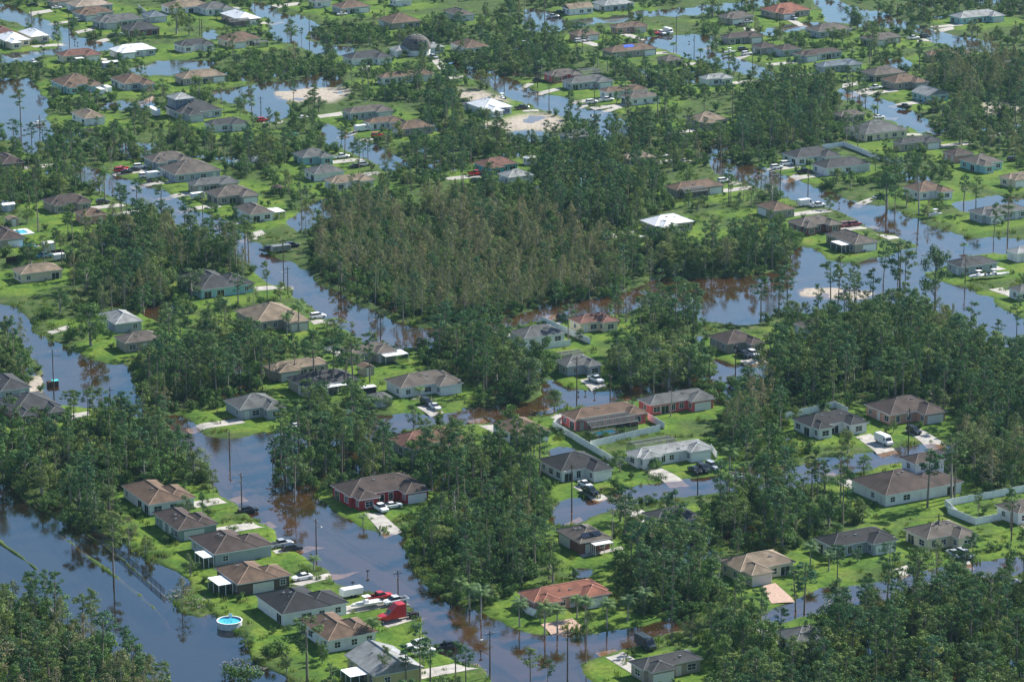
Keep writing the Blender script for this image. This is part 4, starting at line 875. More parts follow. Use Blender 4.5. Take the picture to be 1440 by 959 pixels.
def vehicle_meshes(kind):
    body, glass = MB(), MB()
    if kind == 'sedan':
        L, W = 4.7, .9
        loft(body, [(-2.35,ring(.78,.35,.85)),(-2.2,ring(W,.25,.95)),(-1.2,ring(W,.22,1.0)),(1.0,ring(W,.22,.98)),(2.0,ring(W,.25,.86)),(2.35,ring(.75,.35,.72))])
        loft(glass, [(-1.75,ring(.62,.95,1.0,.02)),(-1.0,ring(.66,.95,1.38,.1)),(.25,ring(.66,.95,1.40,.1)),(1.15,ring(.68,.95,1.0,.02))])
        body.box(-.95,.2,-.6,.6,1.385,1.44); wb_, wr = 1.4, .33
    elif kind == 'suv':
        W = .96
        loft(body, [(-2.4,ring(.85,.4,1.05)),(-2.3,ring(W,.3,1.12)),(1.0,ring(W,.28,1.12)),(2.0,ring(W,.3,1.05)),(2.4,ring(.82,.4,.9))])
        loft(glass, [(-2.3,ring(.76,1.08,1.12,.02)),(-2.1,ring(.76,1.08,1.66,.08)),(.35,ring(.76,1.08,1.70,.08)),(1.1,ring(.76,1.08,1.14,.02))])
        body.box(-2.1,.35,-.7,.7,1.69,1.77); wb_, wr = 1.45, .38
    elif kind == 'pickup':
        W = 1.0
        loft(body, [(-2.9,ring(W,.45,1.1)),(-.7,ring(W,.4,1.12))]); body.box(-.72,2.2,-W,W,.4,1.15); loft(body, [(2.2,ring(W,.42,1.14)),(2.8,ring(.92,.5,1.02))])
        body.v, body.f, body.m = [], [], []
        loft(body, [(-.75,ring(W,.4,1.18)),(1.3,ring(W,.4,1.18)),(2.3,ring(W,.42,1.12)),(2.85,ring(.9,.5,.98))])
        for y in (-W, W-.1): body.box(-2.9,-.76,y,y+.1,.45,1.15)
        body.box(-2.9,-2.8,-W+.11,W-.11,.45,1.15); body.box(-2.79,-.77,-W+.12,W-.12,.45,.7, 1)
        loft(glass, [(-.85,ring(.8,1.15,1.7,.06)),(-.7,ring(.8,1.15,1.78,.08)),(.75,ring(.8,1.15,1.78,.08)),(1.4,ring(.82,1.15,1.2,.02))])
        body.box(-.65,.7,-.72,.72,1.775,1.85); wb_, wr = 1.75, .42
    else:
        W = 1.0
        loft(body, [(-2.9,ring(W,.45,2.35)),(-2.8,ring(W,.4,2.5)),(1.3,ring(W,.4,2.5)),(1.6,ring(W,.4,2.2)),(2.2,ring(W,.4,1.25)),(2.9,ring(.9,.45,1.05))])
        glass.add([(1.62,-.8,2.15),(1.62,.8,2.15),(2.24,.84,1.3),(2.24,-.84,1.3)], [(0,1,2,3)]); glass.box(1.0,1.6,-W-.01,W+.01,1.35,1.95); wb_, wr = 1.8, .38
    wheel = MB(); wheel.cyl((0,-.12,0), wr, .24, 12, 0, 'y'); wheel.cyl((0,-.13,0), wr*.55, .26, 8, 1, 'y')
    lamp = MB(); lamp.box(-.06,.02,-.16,.16,-.08,.08)
    return body, glass, wheel, lamp, wb_, wr, W
VC = {}
RIM = plain('wheel_rim', (.35,.35,.36), .35, .6, var=0); LAMPW = plain('lamp_glass', (.6,.6,.58), .2, var=0); LAMPR = plain('tail_glass', (.3,.01,.01), .2, var=0)
HEAD = {'b':GA, '-b':GA+math.pi, 'a':GA+math.pi/2, '-a':GA-math.pi/2}
for (px, py, kind, colr, hd) in CARS:
    P = at(px, py, .4); zz = max(zat(P.x, P.y)+.07, -.12)
    if (kind, colr) not in VC:
        b, g, wh, lp, wb_, wr, W = vehicle_meshes(kind)
        VC[(kind, colr)] = (b.mesh(kind+'_body', [carpaint(colr), DARK]), g.mesh(kind+'_glass', GLASS), wh.mesh('wheel', [DARK, RIM]), lp.mesh('headlight', LAMPW), lp.mesh('tail_light', LAMPR), wb_, wr, W)
    bm_, gm_, wm_, l1, l2, wb_, wr, W = VC[(kind, colr)]
    r = thing({'sedan':'sedan_car','suv':'parked_suv','pickup':'pickup_truck','van':'delivery_van'}[kind], (P.x, P.y, zz), HEAD[hd]+random.uniform(-.06,.06))
    r.scale = (1.04,)*3
    kn = {'sedan':'sedan','suv':'SUV','pickup':'pickup truck','van':'van'}[kind]
    reg(r, '%s %s by %s' % (colr, kn, nearest(P).where), {'sedan':'car','suv':'car','pickup':'pickup truck','van':'van'}[kind], 'vehicles parked on driveways and lawns', px)
    link('body', bm_, r); link('window_glass', gm_, r)
    for sx in (-1, 1):
        for sy in (-1, 1):
            link('wheel', wm_, r, (sx*wb_, sy*(W-.1), wr))
            link('headlight' if sx > 0 else 'tail_light', l1 if sx > 0 else l2, r, (sx*(2.36 if kind == 'sedan' else 2.42 if kind == 'suv' else 2.86), sy*.6, .75 if kind != 'van' else .9))

# red semi tractor
P = at(553, 872, .45); r = thing('semi_truck', (P.x, P.y, .42), GA+math.pi, 'red semi truck tractor with sleeper cab beside the brown roofed house', 'truck')
REDP = carpaint('red')
m = MB(); loft(m, [(1.2,ring(1.15,.7,1.9)),(2.6,ring(1.1,.6,1.75)),(3.6,ring(1.0,.55,1.5)),(3.9,ring(.85,.6,1.3))]); link('hood', m.mesh('hood', REDP), r)
m = MB(); loft(m, [(-2.6,ring(1.22,.8,3.3)),(-2.5,ring(1.25,.8,3.9)),(-.6,ring(1.25,.8,3.9)),(.1,ring(1.22,.8,3.2)),(.8,ring(1.18,.8,2.8)),(1.3,ring(1.15,.8,1.95))]); link('cab', m.mesh('cab', REDP), r)
m = MB(); m.add([(.86,-1,2.72),(.86,1,2.72),(1.3,1,1.98),(1.3,-1,1.98)], [(0,1,2,3)]); m.box(-.3,.6,-1.2,1.2,2.0,2.6); link('windshield', m.mesh('windshield', GLASS), r)
m = MB(); m.box(-6.2,1,-.45,.45,.6,.9); m.box(-5.6,-4.2,-.6,.6,.91,1.1); link('chassis', m.mesh('chassis', DARK), r)
m = MB(); m.bar((-2.8,1.1,.9),(-2.8,1.1,4.2),.1,0,8); link('exhaust_stack', m.mesh('exhaust_stack', RIM), r); o = link('exhaust_stack', bpy.data.meshes['exhaust_stack'], r, (0,-2.2,0))
m = MB(); m.cyl((0,-.16,0), .52, .32, 16, 0, 'y'); m.cyl((0,-.17,0), .25, .34, 10, 1, 'y'); wme = m.mesh('wheel', [DARK, RIM])
for x in (3.0,-4.0,-5.3):
    for y in (-1.05,1.05): link('wheel', wme, r, (x, y, .52))
m = MB(); m.cyl((-1.2,-1.2,.75), .32, 2.0, 12, 0, 'x'); link('fuel_tank', m.mesh('fuel_tank', RIM), r)
# boats and trailers
def boat(px, py, L, hd, c1, label, cabin=True):
    P = at(px, py, .8); r = thing('motor_boat', (P.x, P.y, max(zat(P.x, P.y),0)+.55), HEAD[hd], label, 'boat'); mb = MB(); W = L*.17
    n = 9; vs = []
    for i in range(n):
        t = i/(n-1); x = -L/2+L*t; hw = W*(1-max(0,(t-.5)/.5)**2*.97); vs += [(x,-hw,.75+.2*t),(x,-hw*.75,.2+.25*t*t),(x,0,0+.35*t**3),(x,hw*.75,.2+.25*t*t),(x,hw,.75+.2*t)]
    fs = [(i*5+j,i*5+j+1,(i+1)*5+j+1,(i+1)*5+j) for i in range(n-1) for j in range(4)]+[(0,1,2,3,4)]
    mb.add(vs, fs); link('hull', mb.mesh('hull', c1), r)
    d = MB(); d.add([(vs[i*5][0], vs[i*5][1]*.97, vs[i*5][2]-.1) for i in range(n)]+[(vs[i*5+4][0], vs[i*5+4][1]*.97, vs[i*5+4][2]-.1) for i in range(n)], [(i,i+1,n+i+1,n+i) for i in range(n-1)]); link('deck', d.mesh('deck', plain('boat_deck', (.55,.55,.53))), r)
    if cabin:
        c_ = MB(); c_.box(-.5,.6,-.45,.45,.7,1.4); link('console', c_.mesh('console', WHITE), r); t_ = MB(); t_.box(-.9,.8,-.8,.8,2.25,2.32); link('canopy', t_.mesh('canopy', WHITE), r)
        pz = MB(); [pz.bar((x,y,.8),(x,y,2.24),.03) for x in (-.8,.7) for y in (-.7,.7)]; link('canopy_frame', pz.mesh('canopy_frame', METAL), r)
    mo = MB(); mo.box(-L/2-.5,-L/2-.02,-.2,.2,.4,1.25); link('outboard_motor', mo.mesh('outboard_motor', DARK), r)
BW = plain('boat_white', (.75,.75,.75), .25, var=.03)
boat(515,852,7.5,'-b',BW,'long white motor boat on the grass behind the red semi truck')
boat(1376,391,7.5,'-b',BW,'white boat with console beside the dark roofed house at far right'); boat(1398,389,6.5,'b',BW,'second white boat with its stern toward the house row at far right')
boat(902,336,4.5,'b',BW,'small white boat below the white metal roof', False); boat(1315,304,5.5,'b',BW,'small white boat half afloat by the right hand street')
boat(1026,75,6,'b',BW,'white boat on the lawn in the far background'); boat(706,139,5,'a',BW,'white boat on the sand lot by the solar roof'); boat(838,164,4,'b',BW,'small boat afloat in the upper flooded street', False)
boat(1410,388,5,'b',BW,'white boat nearest the right edge of the photo', False)
def trailer(px, py, L, W, H, hd, mat, label, cat='trailer'):
    P = at(px, py, .5); r = thing('box_trailer', (P.x, P.y, max(zat(P.x, P.y),0)+.05), HEAD[hd], label, cat)
    b = MB(); loft(b, [(-L/2,ring(W/2,.55,H,.08)),(L/2-.3,ring(W/2,.55,H,.08)),(L/2,ring(W/2-.1,.6,H-.2,.08))]); link('body', b.mesh('body', mat), r)
    for y in (-W/2+.05, W/2-.05):
        for x in (-.5,.4): w_ = MB(); w_.cyl((x,y-.1,.35), .34, .2, 12, 0, 'y'); link('wheel', w_.mesh('wheel', DARK), r)
    d = MB(); d.box(-L/2-.03,-L/2-.001,-W/2+.15,W/2-.15,.65,H-.12); link('rear_door', d.mesh('rear_door', TRIM), r); t_ = MB(); t_.bar((L/2,0,.5),(L/2+1.2,0,.45),.05); link('tow_bar', t_.mesh('tow_bar', METAL), r)
trailer(395,354,6.5,2.2,2.4,'b',METAL,'grey box trailer behind a black pickup at the street bend'); trailer(83,366,4,2,2.3,'b',WHITE,'white box trailer inside the brown wooden fence')
trailer(494,838,5.2,2.0,2.2,'-b',WHITE,'white camper trailer beside the charcoal roofed house'); trailer(141,133,5,2.2,2.7,'-a',WHITE,'left white box trailer beside the brown roofed aqua house')
trailer(151,130,5,2.2,2.7,'-a',WHITE,'right white box trailer beside the brown roofed aqua house'); trailer(216,162,9,2.5,2.9,'-a',WHITE,'large white camper by the dark roofs at upper left')
trailer(278,280,5,2.2,2.4,'b',WHITE,'white box trailer in front of the grey roofs at left'); trailer(511,556,7,2.2,2.4,'b',DARK,'long dark trailer with pale top beside the thin pines')
trailer(207,126,4,2,2.4,'a',DARK,'black box trailer beside the brown roofed grey house'); 
tm = MB(); tm.box(-3.6,3.6,-1.2,1.2,2.4,2.5); o = bpy.data.objects; [link('trailer_top', tm.mesh('trailer_top', WHITE), x) for x in bpy.data.objects if x.get('label','').startswith('long dark trailer')]

# above-ground pool
P = at(323, 879, .3); r = thing('round_pool', (P.x, P.y, .25), 0, 'round blue above-ground pool with white rim at the edge of the lawn', 'pool')
R_, n = 2.75, 28
for k in range(n//2):
    m = MB(); a0, a1 = 2*math.pi*k/(n//2), 2*math.pi*(k+1)/(n//2); pts = [(a0+(a1-a0)*q/2) for q in range(3)]
    vs = [(R_*math.cos(a),R_*math.sin(a),z) for a in pts for z in (-.3,1.25)]; m.add(vs, [(0,2,3,1),(2,4,5,3)]); vs2 = [(v[0]*.985, v[1]*.985, v[2]) for v in vs]; m.add(vs2, [(1,3,2,0),(3,5,4,2)]); link('wall_panel', m.mesh('wall_panel', plain('pool_wall', (.45,.5,.52))), r)
m = MB()
for k in range(n): 
    a, b = 2*math.pi*k/n, 2*math.pi*(k+1)/n
    m.add([((R_+o_)*math.cos(t), (R_+o_)*math.sin(t), z) for t in (a,b) for (o_, z) in ((-.12,1.25),(.12,1.25),(.12,1.33),(-.12,1.33))], [(0,1,5,4),(1,2,6,5),(2,3,7,6),(3,0,4,7)])
link('rim', m.mesh('rim', WHITE), r)
m = MB(); m.cyl((0,0,-.2), R_*.98, 1.15, n); link('pool_water', m.mesh('pool_water', POOLW), r)
m = MB(); m.box(-.3,.3,R_-.25,R_-.2,.2,1.9); m.box(-.35,-.3,R_-.3,R_-.1,.2,2.0); m.box(.3,.35,R_-.3,R_-.1,.2,2.0); link('ladder', m.mesh('ladder', WHITE), r)
# left in-ground pool with white surround
P = at(23, 328, .4); r = thing('swimming_pool', (P.x, P.y, .42), GA, 'bright blue pool with white surround at the left edge of the photo', 'pool')
m = MB(); [m.box(*q, -.1, .3) for q in ((-5,5,-4,-2.5),(-5,5,2.5,4),(-5,-3.5,-2.5,2.5),(3.5,5,-2.5,2.5))]; link('pool_deck', m.mesh('pool_deck', WHITE), r); m = MB(); m.box(-3.5,3.5,-2.5,2.5,-.2,.15); link('pool_water', m.mesh('pool_water', POOLW), r)

# ------------------------------------------------------------------ fences
def fence(line, kind, k):
    pts = [at(*p, .4) for p in line]; c = sum(pts, Vector())/len(pts); c.z = .3
    nm = {'v':'white_fence','w':'wooden_fence'}[kind]; mat = VINYL if kind == 'v' else BROWNWOOD
    r = thing(nm, c, 0); reg(r, '%s beside %s' % ('white vinyl fence' if kind == 'v' else 'brown wooden fence', nearest(c).where), 'fence', 'garden fences', line[0][0])
    H = 1.9
    pl = MB(); pl.box(0,1,-.03,.03,-.3,H); pme = pl.mesh('fence_panel', mat); po = MB(); po.box(-.08,.08,-.08,.08,-.5,H+.1); pome = po.mesh('fence_post', mat)
    for a, b in zip(pts, pts[1:]):
        d = b-a; L = d.length; n = max(1, round(L/2.4)); rz = math.atan2(d.y, d.x)
        for i in range(n):
            p = a+d*(i/n); o = link('fence_panel', pme, r, (p.x-c.x+d.x/L*.09, p.y-c.y+d.y/L*.09, 0), rz); o.scale = (L/n-.18,1,1)
            link('fence_post', pome, r, (p.x-c.x, p.y-c.y, 0), rz)
        link('fence_post', pome, r, (b.x-c.x, b.y-c.y, 0), rz)
for k, (l, kd) in enumerate(FENCES): fence(l, kd, k)
# chain-link fence on the canal levee
pts = [at(*p, .3) for p in ((118,735),(150,762),(168,780),(200,807),(232,836))]; c = pts[2].copy(); r = thing('chain_link_fence', c, 0, 'black chain-link fence along the flooded canal bank', 'fence')
CH = plain('chain_black', (.03,.03,.03), .6)
for a, b in zip(pts, pts[1:]):
    d = b-a; n = max(1, round(d.length/3))
    for i in range(n):
        p = a+d*(i/n)-c; q = a+d*((i+1)/n)-c; m = MB(); m.bar((p.x,p.y,-.6),(p.x,p.y,1.5),.06,0,5); link('fence_post', m.mesh('fence_post', CH), r)
        m = MB(); m.bar((p.x,p.y,1.45),(q.x,q.y,1.45),.04); m.bar((p.x,p.y,.1),(q.x,q.y,.1),.03); link('rail', m.mesh('rail', CH), r)
        m = MB(); m.add([(p.x,p.y,0),(q.x,q.y,0),(q.x,q.y,1.45),(p.x,p.y,1.45)], [(0,1,2,3)]); link('mesh_panel', m.mesh('mesh_panel', SCREEN), r)

# ------------------------------------------------------------------ utility poles, wires, mailboxes
PT = {}
for k, (px, py, ty, lamp) in enumerate(POLES):
    P = at(px, py, 0); s = scale_at(py)*math.cos(PITCH+(py-CY)/PH); H = min(max((py-ty)/s, 7.5), 14.5)
    r = thing('utility_pole', (P.x, P.y, min(zat(P.x, P.y), 0)), GA if k % 3 else GA+math.pi/2)
    reg(r, 'utility pole%s near %s' % (' with street lamp arm' if lamp == 1 else (' with a broken crossarm' if lamp == 2 else ''), nearest(P).where), 'utility pole', 'utility poles along the flooded streets', px)
    m = MB(); m.cyl((0,0,-.8), .19, H+.8, 7, 0, 'z', .12); link('shaft', m.mesh('shaft', WOOD), r)
    m = MB(); m.box(-1.1,1.1,-.07,.07,H-.8,H-.66) if lamp != 2 else m.bar((-.2,0,H-1.6),(2.4,0,H-2.1),.09); link('crossarm', m.mesh('crossarm', WOOD), r)
    m = MB(); m.cyl((0,.3,H-2.6), .24, .8, 8); 
    if k % 2: link('transformer', m.mesh('transformer', METAL), r)
    for x in (-.9,.9):
        m = MB(); m.cyl((x,0,H-.66), .06, .22, 6); link('insulator', m.mesh('insulator', TRIM), r)
    if lamp == 1:
        m = MB(); m.bar((0,0,H-2.2),(-1.9,-.4,H-1.5),.05); link('lamp_arm', m.mesh('lamp_arm', METAL), r); m = MB(); m.box(-2.5,-1.85,-.55,-.28,H-1.62,H-1.46); link('lamp_head', m.mesh('lamp_head', TRIM), r)
    PT[(px,py)] = Vector((P.x, P.y, H-.5))
WIRE = plain('wire_black', (.02,.02,.02), .5, var=0)
for a, b in (((445,785),(560,850)),((560,850),(689,953)),((340,712),(445,785)),((323,642),(340,712)),((399,398),(479,412)),((804,718),(981,697)),((811,568),(858,562)),((858,562),(997,542)),((479,412),(535,475))):
    for off in (-.9,.9):
        A, B = PT[a]+DB*off, PT[b]+DB*off; m = MB(); prev = None; c = A.copy()
        for i in range(13):
            t = i/12; p = A.lerp(B, t)-c; p.z -= 1.6*4*t*(1-t)
            if prev is not None: m.bar(prev, p, .022, 0, 3)
            prev = p
        o = link('power_line', m.mesh('power_line', WIRE), None, c); reg(o, 'power line near %s' % nearest(c).where, 'power line', 'power lines over the street', a[0]+off)
BOXM = plain('mailbox_black', (.02,.02,.022), .4)
for k, (px, py) in enumerate(MAILBOX):
    P = at(px, py, 0); r = thing('mailbox', (P.x, P.y, min(zat(P.x,P.y), .3)), GA); reg(r, 'black mailbox on a post near %s' % nearest(P).where, 'mailbox', 'mailboxes along the streets', px)
    m = MB(); m.box(-.06,.06,-.06,.06,-.6,1.15); link('post', m.mesh('post', WOOD), r); m = MB(); loft(m, [(-.35,ring(.14,1.155,1.5,.08)),(.35,ring(.14,1.155,1.5,.08))]); link('box', m.mesh('box', BOXM), r)
# dark and blue dock box by the left pole
P = at(74, 541, .2); r = thing('covered_bin', (P.x, P.y, .0), GA, 'dark bin with bright blue cover standing in the water by the broken pole', 'bin')
m = MB(); m.box(-1.5,1.5,-.8,.8,-.3,1.3); link('bin', m.mesh('bin', BROWNWOOD), r); m = MB(); m.box(-.2,1.7,-.9,.9,1.305,1.42); link('cover', m.mesh('cover', plain('cyan_cover', (.08,.5,.5), .5)), r)
P = at(390, 272, .3); r = thing('round_arbor', (P.x, P.y, .3), 0, 'dark maroon covered play structure on the lawn at upper left', 'shelter')
m = MB(); m.cyl((0,0,0), 2.6, 2.4, 12, 0, 'z', 2.2); link('cover', m.mesh('cover', plain('maroon', (.04,.015,.02), .7)), r); m = MB(); m.cyl((0,0,2.42), 2.25, .6, 12, 0, 'z', .6); link('top', m.mesh('top', MATS['maroon']), r)

# ------------------------------------------------------------------ trees
def leaf_cloud(mb, c, r, n, size, rnd, mi=0, flat=1.0):
    for _ in range(n):
        while True:
            p = Vector((rnd.uniform(-1,1), rnd.uniform(-1,1), rnd.uniform(-1,1)))
            if p.length <= 1: break
        p = p*(.7+.3*p.length)
        a = (p.normalized()+Vector((0,0,.45))+Vector((rnd.gauss(0,.45), rnd.gauss(0,.45), rnd.gauss(0,.45)))).normalized()
        p = Vector((p.x*r[0], p.y*r[1], p.z*r[2]))+c
        b = a.orthogonal().normalized()
        b = (Matrix.Rotation(rnd.uniform(0,6.28), 3, a) @ b); s = size*rnd.uniform(.6,1.4)
        cc = a.cross(b)
        mb.add([p-b*s-cc*s*.5, p+b*s*.2-cc*s*.62, p+b*s+cc*s*.1, p-b*s*.1+cc*s*.62], [(0,1,2,3)], mi)
def trunk_curve(mb, pts, rads, n=6, mi=0):
    vs = []
    for p, r in zip(pts, rads): vs += [(p.x+r*math.cos(2*math.pi*i/n), p.y+r*math.sin(2*math.pi*i/n), p.z) for i in range(n)]
    fs = [(k*n+i, k*n+(i+1) % n, (k+1)*n+(i+1) % n, (k+1)*n+i) for k in range(len(pts)-1) for i in range(n)]
    mb.add(vs, fs, mi)
def pine(seed, dens=1.0):
    R = random.Random(seed); H = 15.0; t, c = MB(), MB(); lean = Vector((R.uniform(-.5,.5), R.uniform(-.5,.5), 0))
    pts = [Vector((0,0,-.6)), Vector((0,0,3))+lean*.1, Vector((0,0,7))+lean*.5, Vector((0,0,11))+lean*.9, Vector((0,0,14.4))+lean]; trunk_curve(t, pts, [.22,.19,.15,.10,.03])
    nb = int(R.randint(14,20)*dens); low = R.uniform(6.2,8.5)
    for i in range(nb):
        z = low+(14.4-low)*(i/nb)**.8+R.uniform(-.3,.3); u = (z-low)/(15-low); a = R.uniform(0,6.28)
        L = R.uniform(1.0,2.5)*(1-u*.55)*(.55+.9*min(1,u*2.2)); base = Vector((lean.x*z/15, lean.y*z/15, z)); tip = base+Vector((math.cos(a)*L, math.sin(a)*L, L*R.uniform(.1,.55)))
        t.bar(base, tip, .05, 0, 3, .02); rr = R.uniform(.6,1.15)*(1.05-.3*u)
        leaf_cloud(c, tip, (rr*1.1, rr*1.1, rr*.65), int(66*dens), .165, R)
        if L > 1.5: leaf_cloud(c, base.lerp(tip, .55), (rr*.7, rr*.7, rr*.5), 24, .16, R)
    leaf_cloud(c, Vector((lean.x, lean.y, 14.4)), (.8,.8,.8), 70, .16, R)
    return t, c
def broad(seed):
    R = random.Random(seed); H = 10.0; t, c = MB(), MB(); trunk_curve(t, [Vector((0,0,-.5)), Vector((.1,0,1.5)), Vector((.2,.1,4)), Vector((.1,.2,7.5))], [.32,.26,.18,.05])
    for i in range(20):
        a = R.uniform(0,6.28); z = R.uniform(2.4,9.0); u = (z-2.4)/6.6; L = R.uniform(.5,3.4)*math.sin(math.pi*(.22+.7*u))**.7
        tip = Vector((math.cos(a)*L, math.sin(a)*L, z)); t.bar((.1,.1,max(1.2,z-2.2)), tip, .08, 0, 3, .03); rr = R.uniform(.9,1.5)
        leaf_cloud(c, tip, (rr, rr, rr*.8), 105, .18, R)
    return t, c
def cyp(seed):
    R = random.Random(seed); t, c = MB(), MB(); trunk_curve(t, [Vector((0,0,-.6)), Vector((0,0,5)), Vector((.15,0,10.8))], [.17,.10,.03])
    for i in range(24):
        z = 2.5+9.2*(i/24); a = R.uniform(0,6.28); L = R.uniform(.8,2.9)*math.sin(math.pi*min(1,.15+z/13.5)); tip = Vector((math.cos(a)*L, math.sin(a)*L, z+L*.4)); t.bar((0,0,z-.4), tip, .035, 0, 3, .015)
        rr = R.uniform(.75,1.3)*(1.1-z/30); leaf_cloud(c, tip, (rr, rr, rr*1.1), 48, .14, R)
    return t, c
def shrub(seed):
    R = random.Random(seed); t, c = MB(), MB(); 
    for i in range(5): a = R.uniform(0,6.28); t.bar((0,0,-.3), (math.cos(a)*.9, math.sin(a)*.9, 1.6), .05, 0, 3, .02)
    for i in range(9): a = R.uniform(0,6.28); L = R.uniform(0,1.3); leaf_cloud(c, Vector((math.cos(a)*L, math.sin(a)*L, R.uniform(.5,2.1))), (.75,.75,.6), 60, .15, R)
    return t, c
def palm(seed):
    R = random.Random(seed); t, c = MB(), MB(); H = 6.5; pts = [Vector((.25*math.sin(i*.5), 0, H*i/6-.4*(i == 0))) for i in range(7)]; trunk_curve(t, pts, [.26,.2,.17,.16,.15,.15,.17], 7); top = pts[-1]
    nfr = 17
    for k in range(nfr):
        a = k*2.399+R.uniform(-.2,.2); el = 1.1-1.25*(k/nfr)+R.uniform(-.1,.1); L = R.uniform(2.3,2.9); prev = top.copy(); d = Vector((math.cos(a)*math.cos(el), math.sin(a)*math.cos(el), math.sin(el)))
        sgs = 9; sidev = Vector((-math.sin(a), math.cos(a), 0))
        for s in range(sgs):
            q = prev+d*L/sgs; d = (d+Vector((0,0,-.17))).normalized(); u = (s+.5)/sgs; wl = .75*math.sin(math.pi*min(1,u*.85+.12))
            c.bar(prev, q, .03, 0, 3, .025)
            for sg in (-1, 1):
                for e in (0,.5):
                    m_ = prev.lerp(q, e); tip = m_+sidev*sg*wl+d*.25+Vector((0,0,-.28*wl)); c.add([m_, m_+d*.13, tip+d*.05, tip], [(0,1,2,3)])
            prev = q
    return t, c
def snag(seed):
    R = random.Random(seed); t, c = MB(), MB(); trunk_curve(t, [Vector((0,0,-.5)), Vector((.2,0,4)), Vector((.1,.3,8)), Vector((.5,.2,11))], [.24,.19,.12,.04])
    for i in range(16):
        z = R.uniform(4,10.6); a = R.uniform(0,6.28); L = R.uniform(.8,2.8)*(1.2-z/14); p = Vector((.2,.1,z)); q = p+Vector((math.cos(a)*L, math.sin(a)*L, L*R.uniform(.2,.9))); c.bar(p, q, .06, 0, 3, .02)
        for _ in range(3): a2 = a+R.uniform(-1,1); m_ = p.lerp(q, R.uniform(.4,1)); c.bar(m_, m_+Vector((math.cos(a2)*.8, math.sin(a2)*.8, R.uniform(.1,.7))), .03, 0, 3, .01)
    return t, c
def joined(t, c, name, mats):
    mb = MB(); mb.add(t.v, t.f, 0); mb.add(c.v, c.f, 1); return mb.mesh(name, mats)
KIND = {}
def reg_kind(key, fn, n, nom, bark, leaf, name, word):
    L = []
    for i in range(n):
        t, c = fn(100*len(KIND)+i+11); L.append((t.mesh(name+'_trunk', bark), c.mesh(name+'_crown', leaf), joined(t, c, name+'_whole', [bark, leaf])))
    KIND[key] = dict(m=L, nom=nom, name=name, word=word, pts=[])
reg_kind('P', pine, 7, 15.0, BARK, PINEL, 'pine_tree', 'pine'); reg_kind('B', broad, 5, 10.0, GREYBARK, BROADL, 'broadleaf_tree', 'leafy tree')
reg_kind('C', cyp, 5, 12.2, GREYBARK, CYPL, 'cypress_tree', 'brownish tree'); reg_kind('S', shrub, 4, 2.4, GREYBARK, SHRUBL, 'shrub', 'green shrub'); reg_kind('L', palm, 3, 8.0, GREYBARK, PALML, 'palm_tree', 'palm')

reg_kind('D', snag, 3, 11.0, GREYBARK, GREYBARK, 'dead_tree', 'dead tree')
SNAGS = [(1085,292,245),(1292,303,250),(1338,702,615),(943,588,545),(1055,705,650),(860,770,715),(245,650,590),(640,742,690),(700,320,280),(1200,545,495),(1010,842,780),(330,545,490),(1392,880,815),(815,325,285),(1300,135,100),(880,455,405)]
def clear(x, y, m):
    for h in houses:
        lx = (x-h.N.x)*DB.x+(y-h.N.y)*DB.y; ly = (x-h.N.x)*DA.x+(y-h.N.y)*DA.y
        if -m < lx < h.w+m and -m < ly < h.d+m: return False
    return True
CARP = [at(c[0], c[1], .4) for c in CARS]
def clear_cars(x, y, m=2.6): return all((x-p.x)**2+(y-p.y)**2 > m*m for p in CARP)
# forests
def scatter(f):
    kinds, spc, (h0, h1), poly, where = f; spc *= (1.18 if sum(p[1] for p in poly)/len(poly) < 250 else 1.0)
    P = [at(*p) for p in poly]; xs = [p.x for p in P]; ys = [p.y for p in P]; x = min(xs)
    R = random.Random(len(poly)*31+int(poly[0][0]))
    X, Y = np.meshgrid(np.arange(min(xs), max(xs), spc), np.arange(min(ys), max(ys), spc))
    X = X+rng.uniform(-.5,.5,X.shape)*spc; Y = Y+rng.uniform(-.5,.5,Y.shape)*spc
    pu = CX+PH*X/(Y*cp+HC*sp); pv = CY-PH*(Y*sp-HC*cp)/(Y*cp+HC*sp)
    ok = inpoly(pu, pv, poly); gap = fbm(X, Y, 14, 77)
    for x, y, u, v, g in zip(X[ok], Y[ok], pu[ok], pv[ok], gap[ok]):
        if g < .33: continue
        k = R.choice(kinds)
        if not clear(x, y, 3.2 if k != 'S' else 1.5) or not clear_cars(x, y): continue
        h = R.uniform(h0-1.5, h1)*.93*(.75 if k == 'B' else 1)*(1 if k != 'S' else .3)
        cxp = sum(p[0] for p in poly)/len(poly); cyp_ = sum(p[1] for p in poly)/len(poly); dwx = (max(p[0] for p in poly)-min(p[0] for p in poly))/6; dwy = (max(p[1] for p in poly)-min(p[1] for p in poly))/6
        zone = ('front ' if v > cyp_+dwy else 'back ' if v < cyp_-dwy else 'middle ')+('left' if u < cxp-dwx else 'right' if u > cxp+dwx else 'centre')
        if R.random() < .25: h *= R.uniform(.55,.85)
        KIND[k]['pts'].append((x, y, h, v, where+', '+zone.replace('middle centre','middle')+' part', R.random()))
    # understorey
    s2 = max(3.0, spc*.75)
    X, Y = np.meshgrid(np.arange(min(xs), max(xs), s2), np.arange(min(ys), max(ys), s2)); X = X+rng.uniform(-.5,.5,X.shape)*s2; Y = Y+rng.uniform(-.5,.5,Y.shape)*s2
    pu = CX+PH*X/(Y*cp+HC*sp); pv = CY-PH*(Y*sp-HC*cp)/(Y*cp+HC*sp); ok = inpoly(pu, pv, poly)
    for x, y, v in zip(X[ok], Y[ok], pv[ok]):
        if R.random() < .25 or not clear(x, y, 1.8) or not clear_cars(x, y): continue
        KIND['S']['pts'].append((x, y, R.uniform(1.6,4.2), v, where, R.random()))
for f in FOREST: scatter(f)
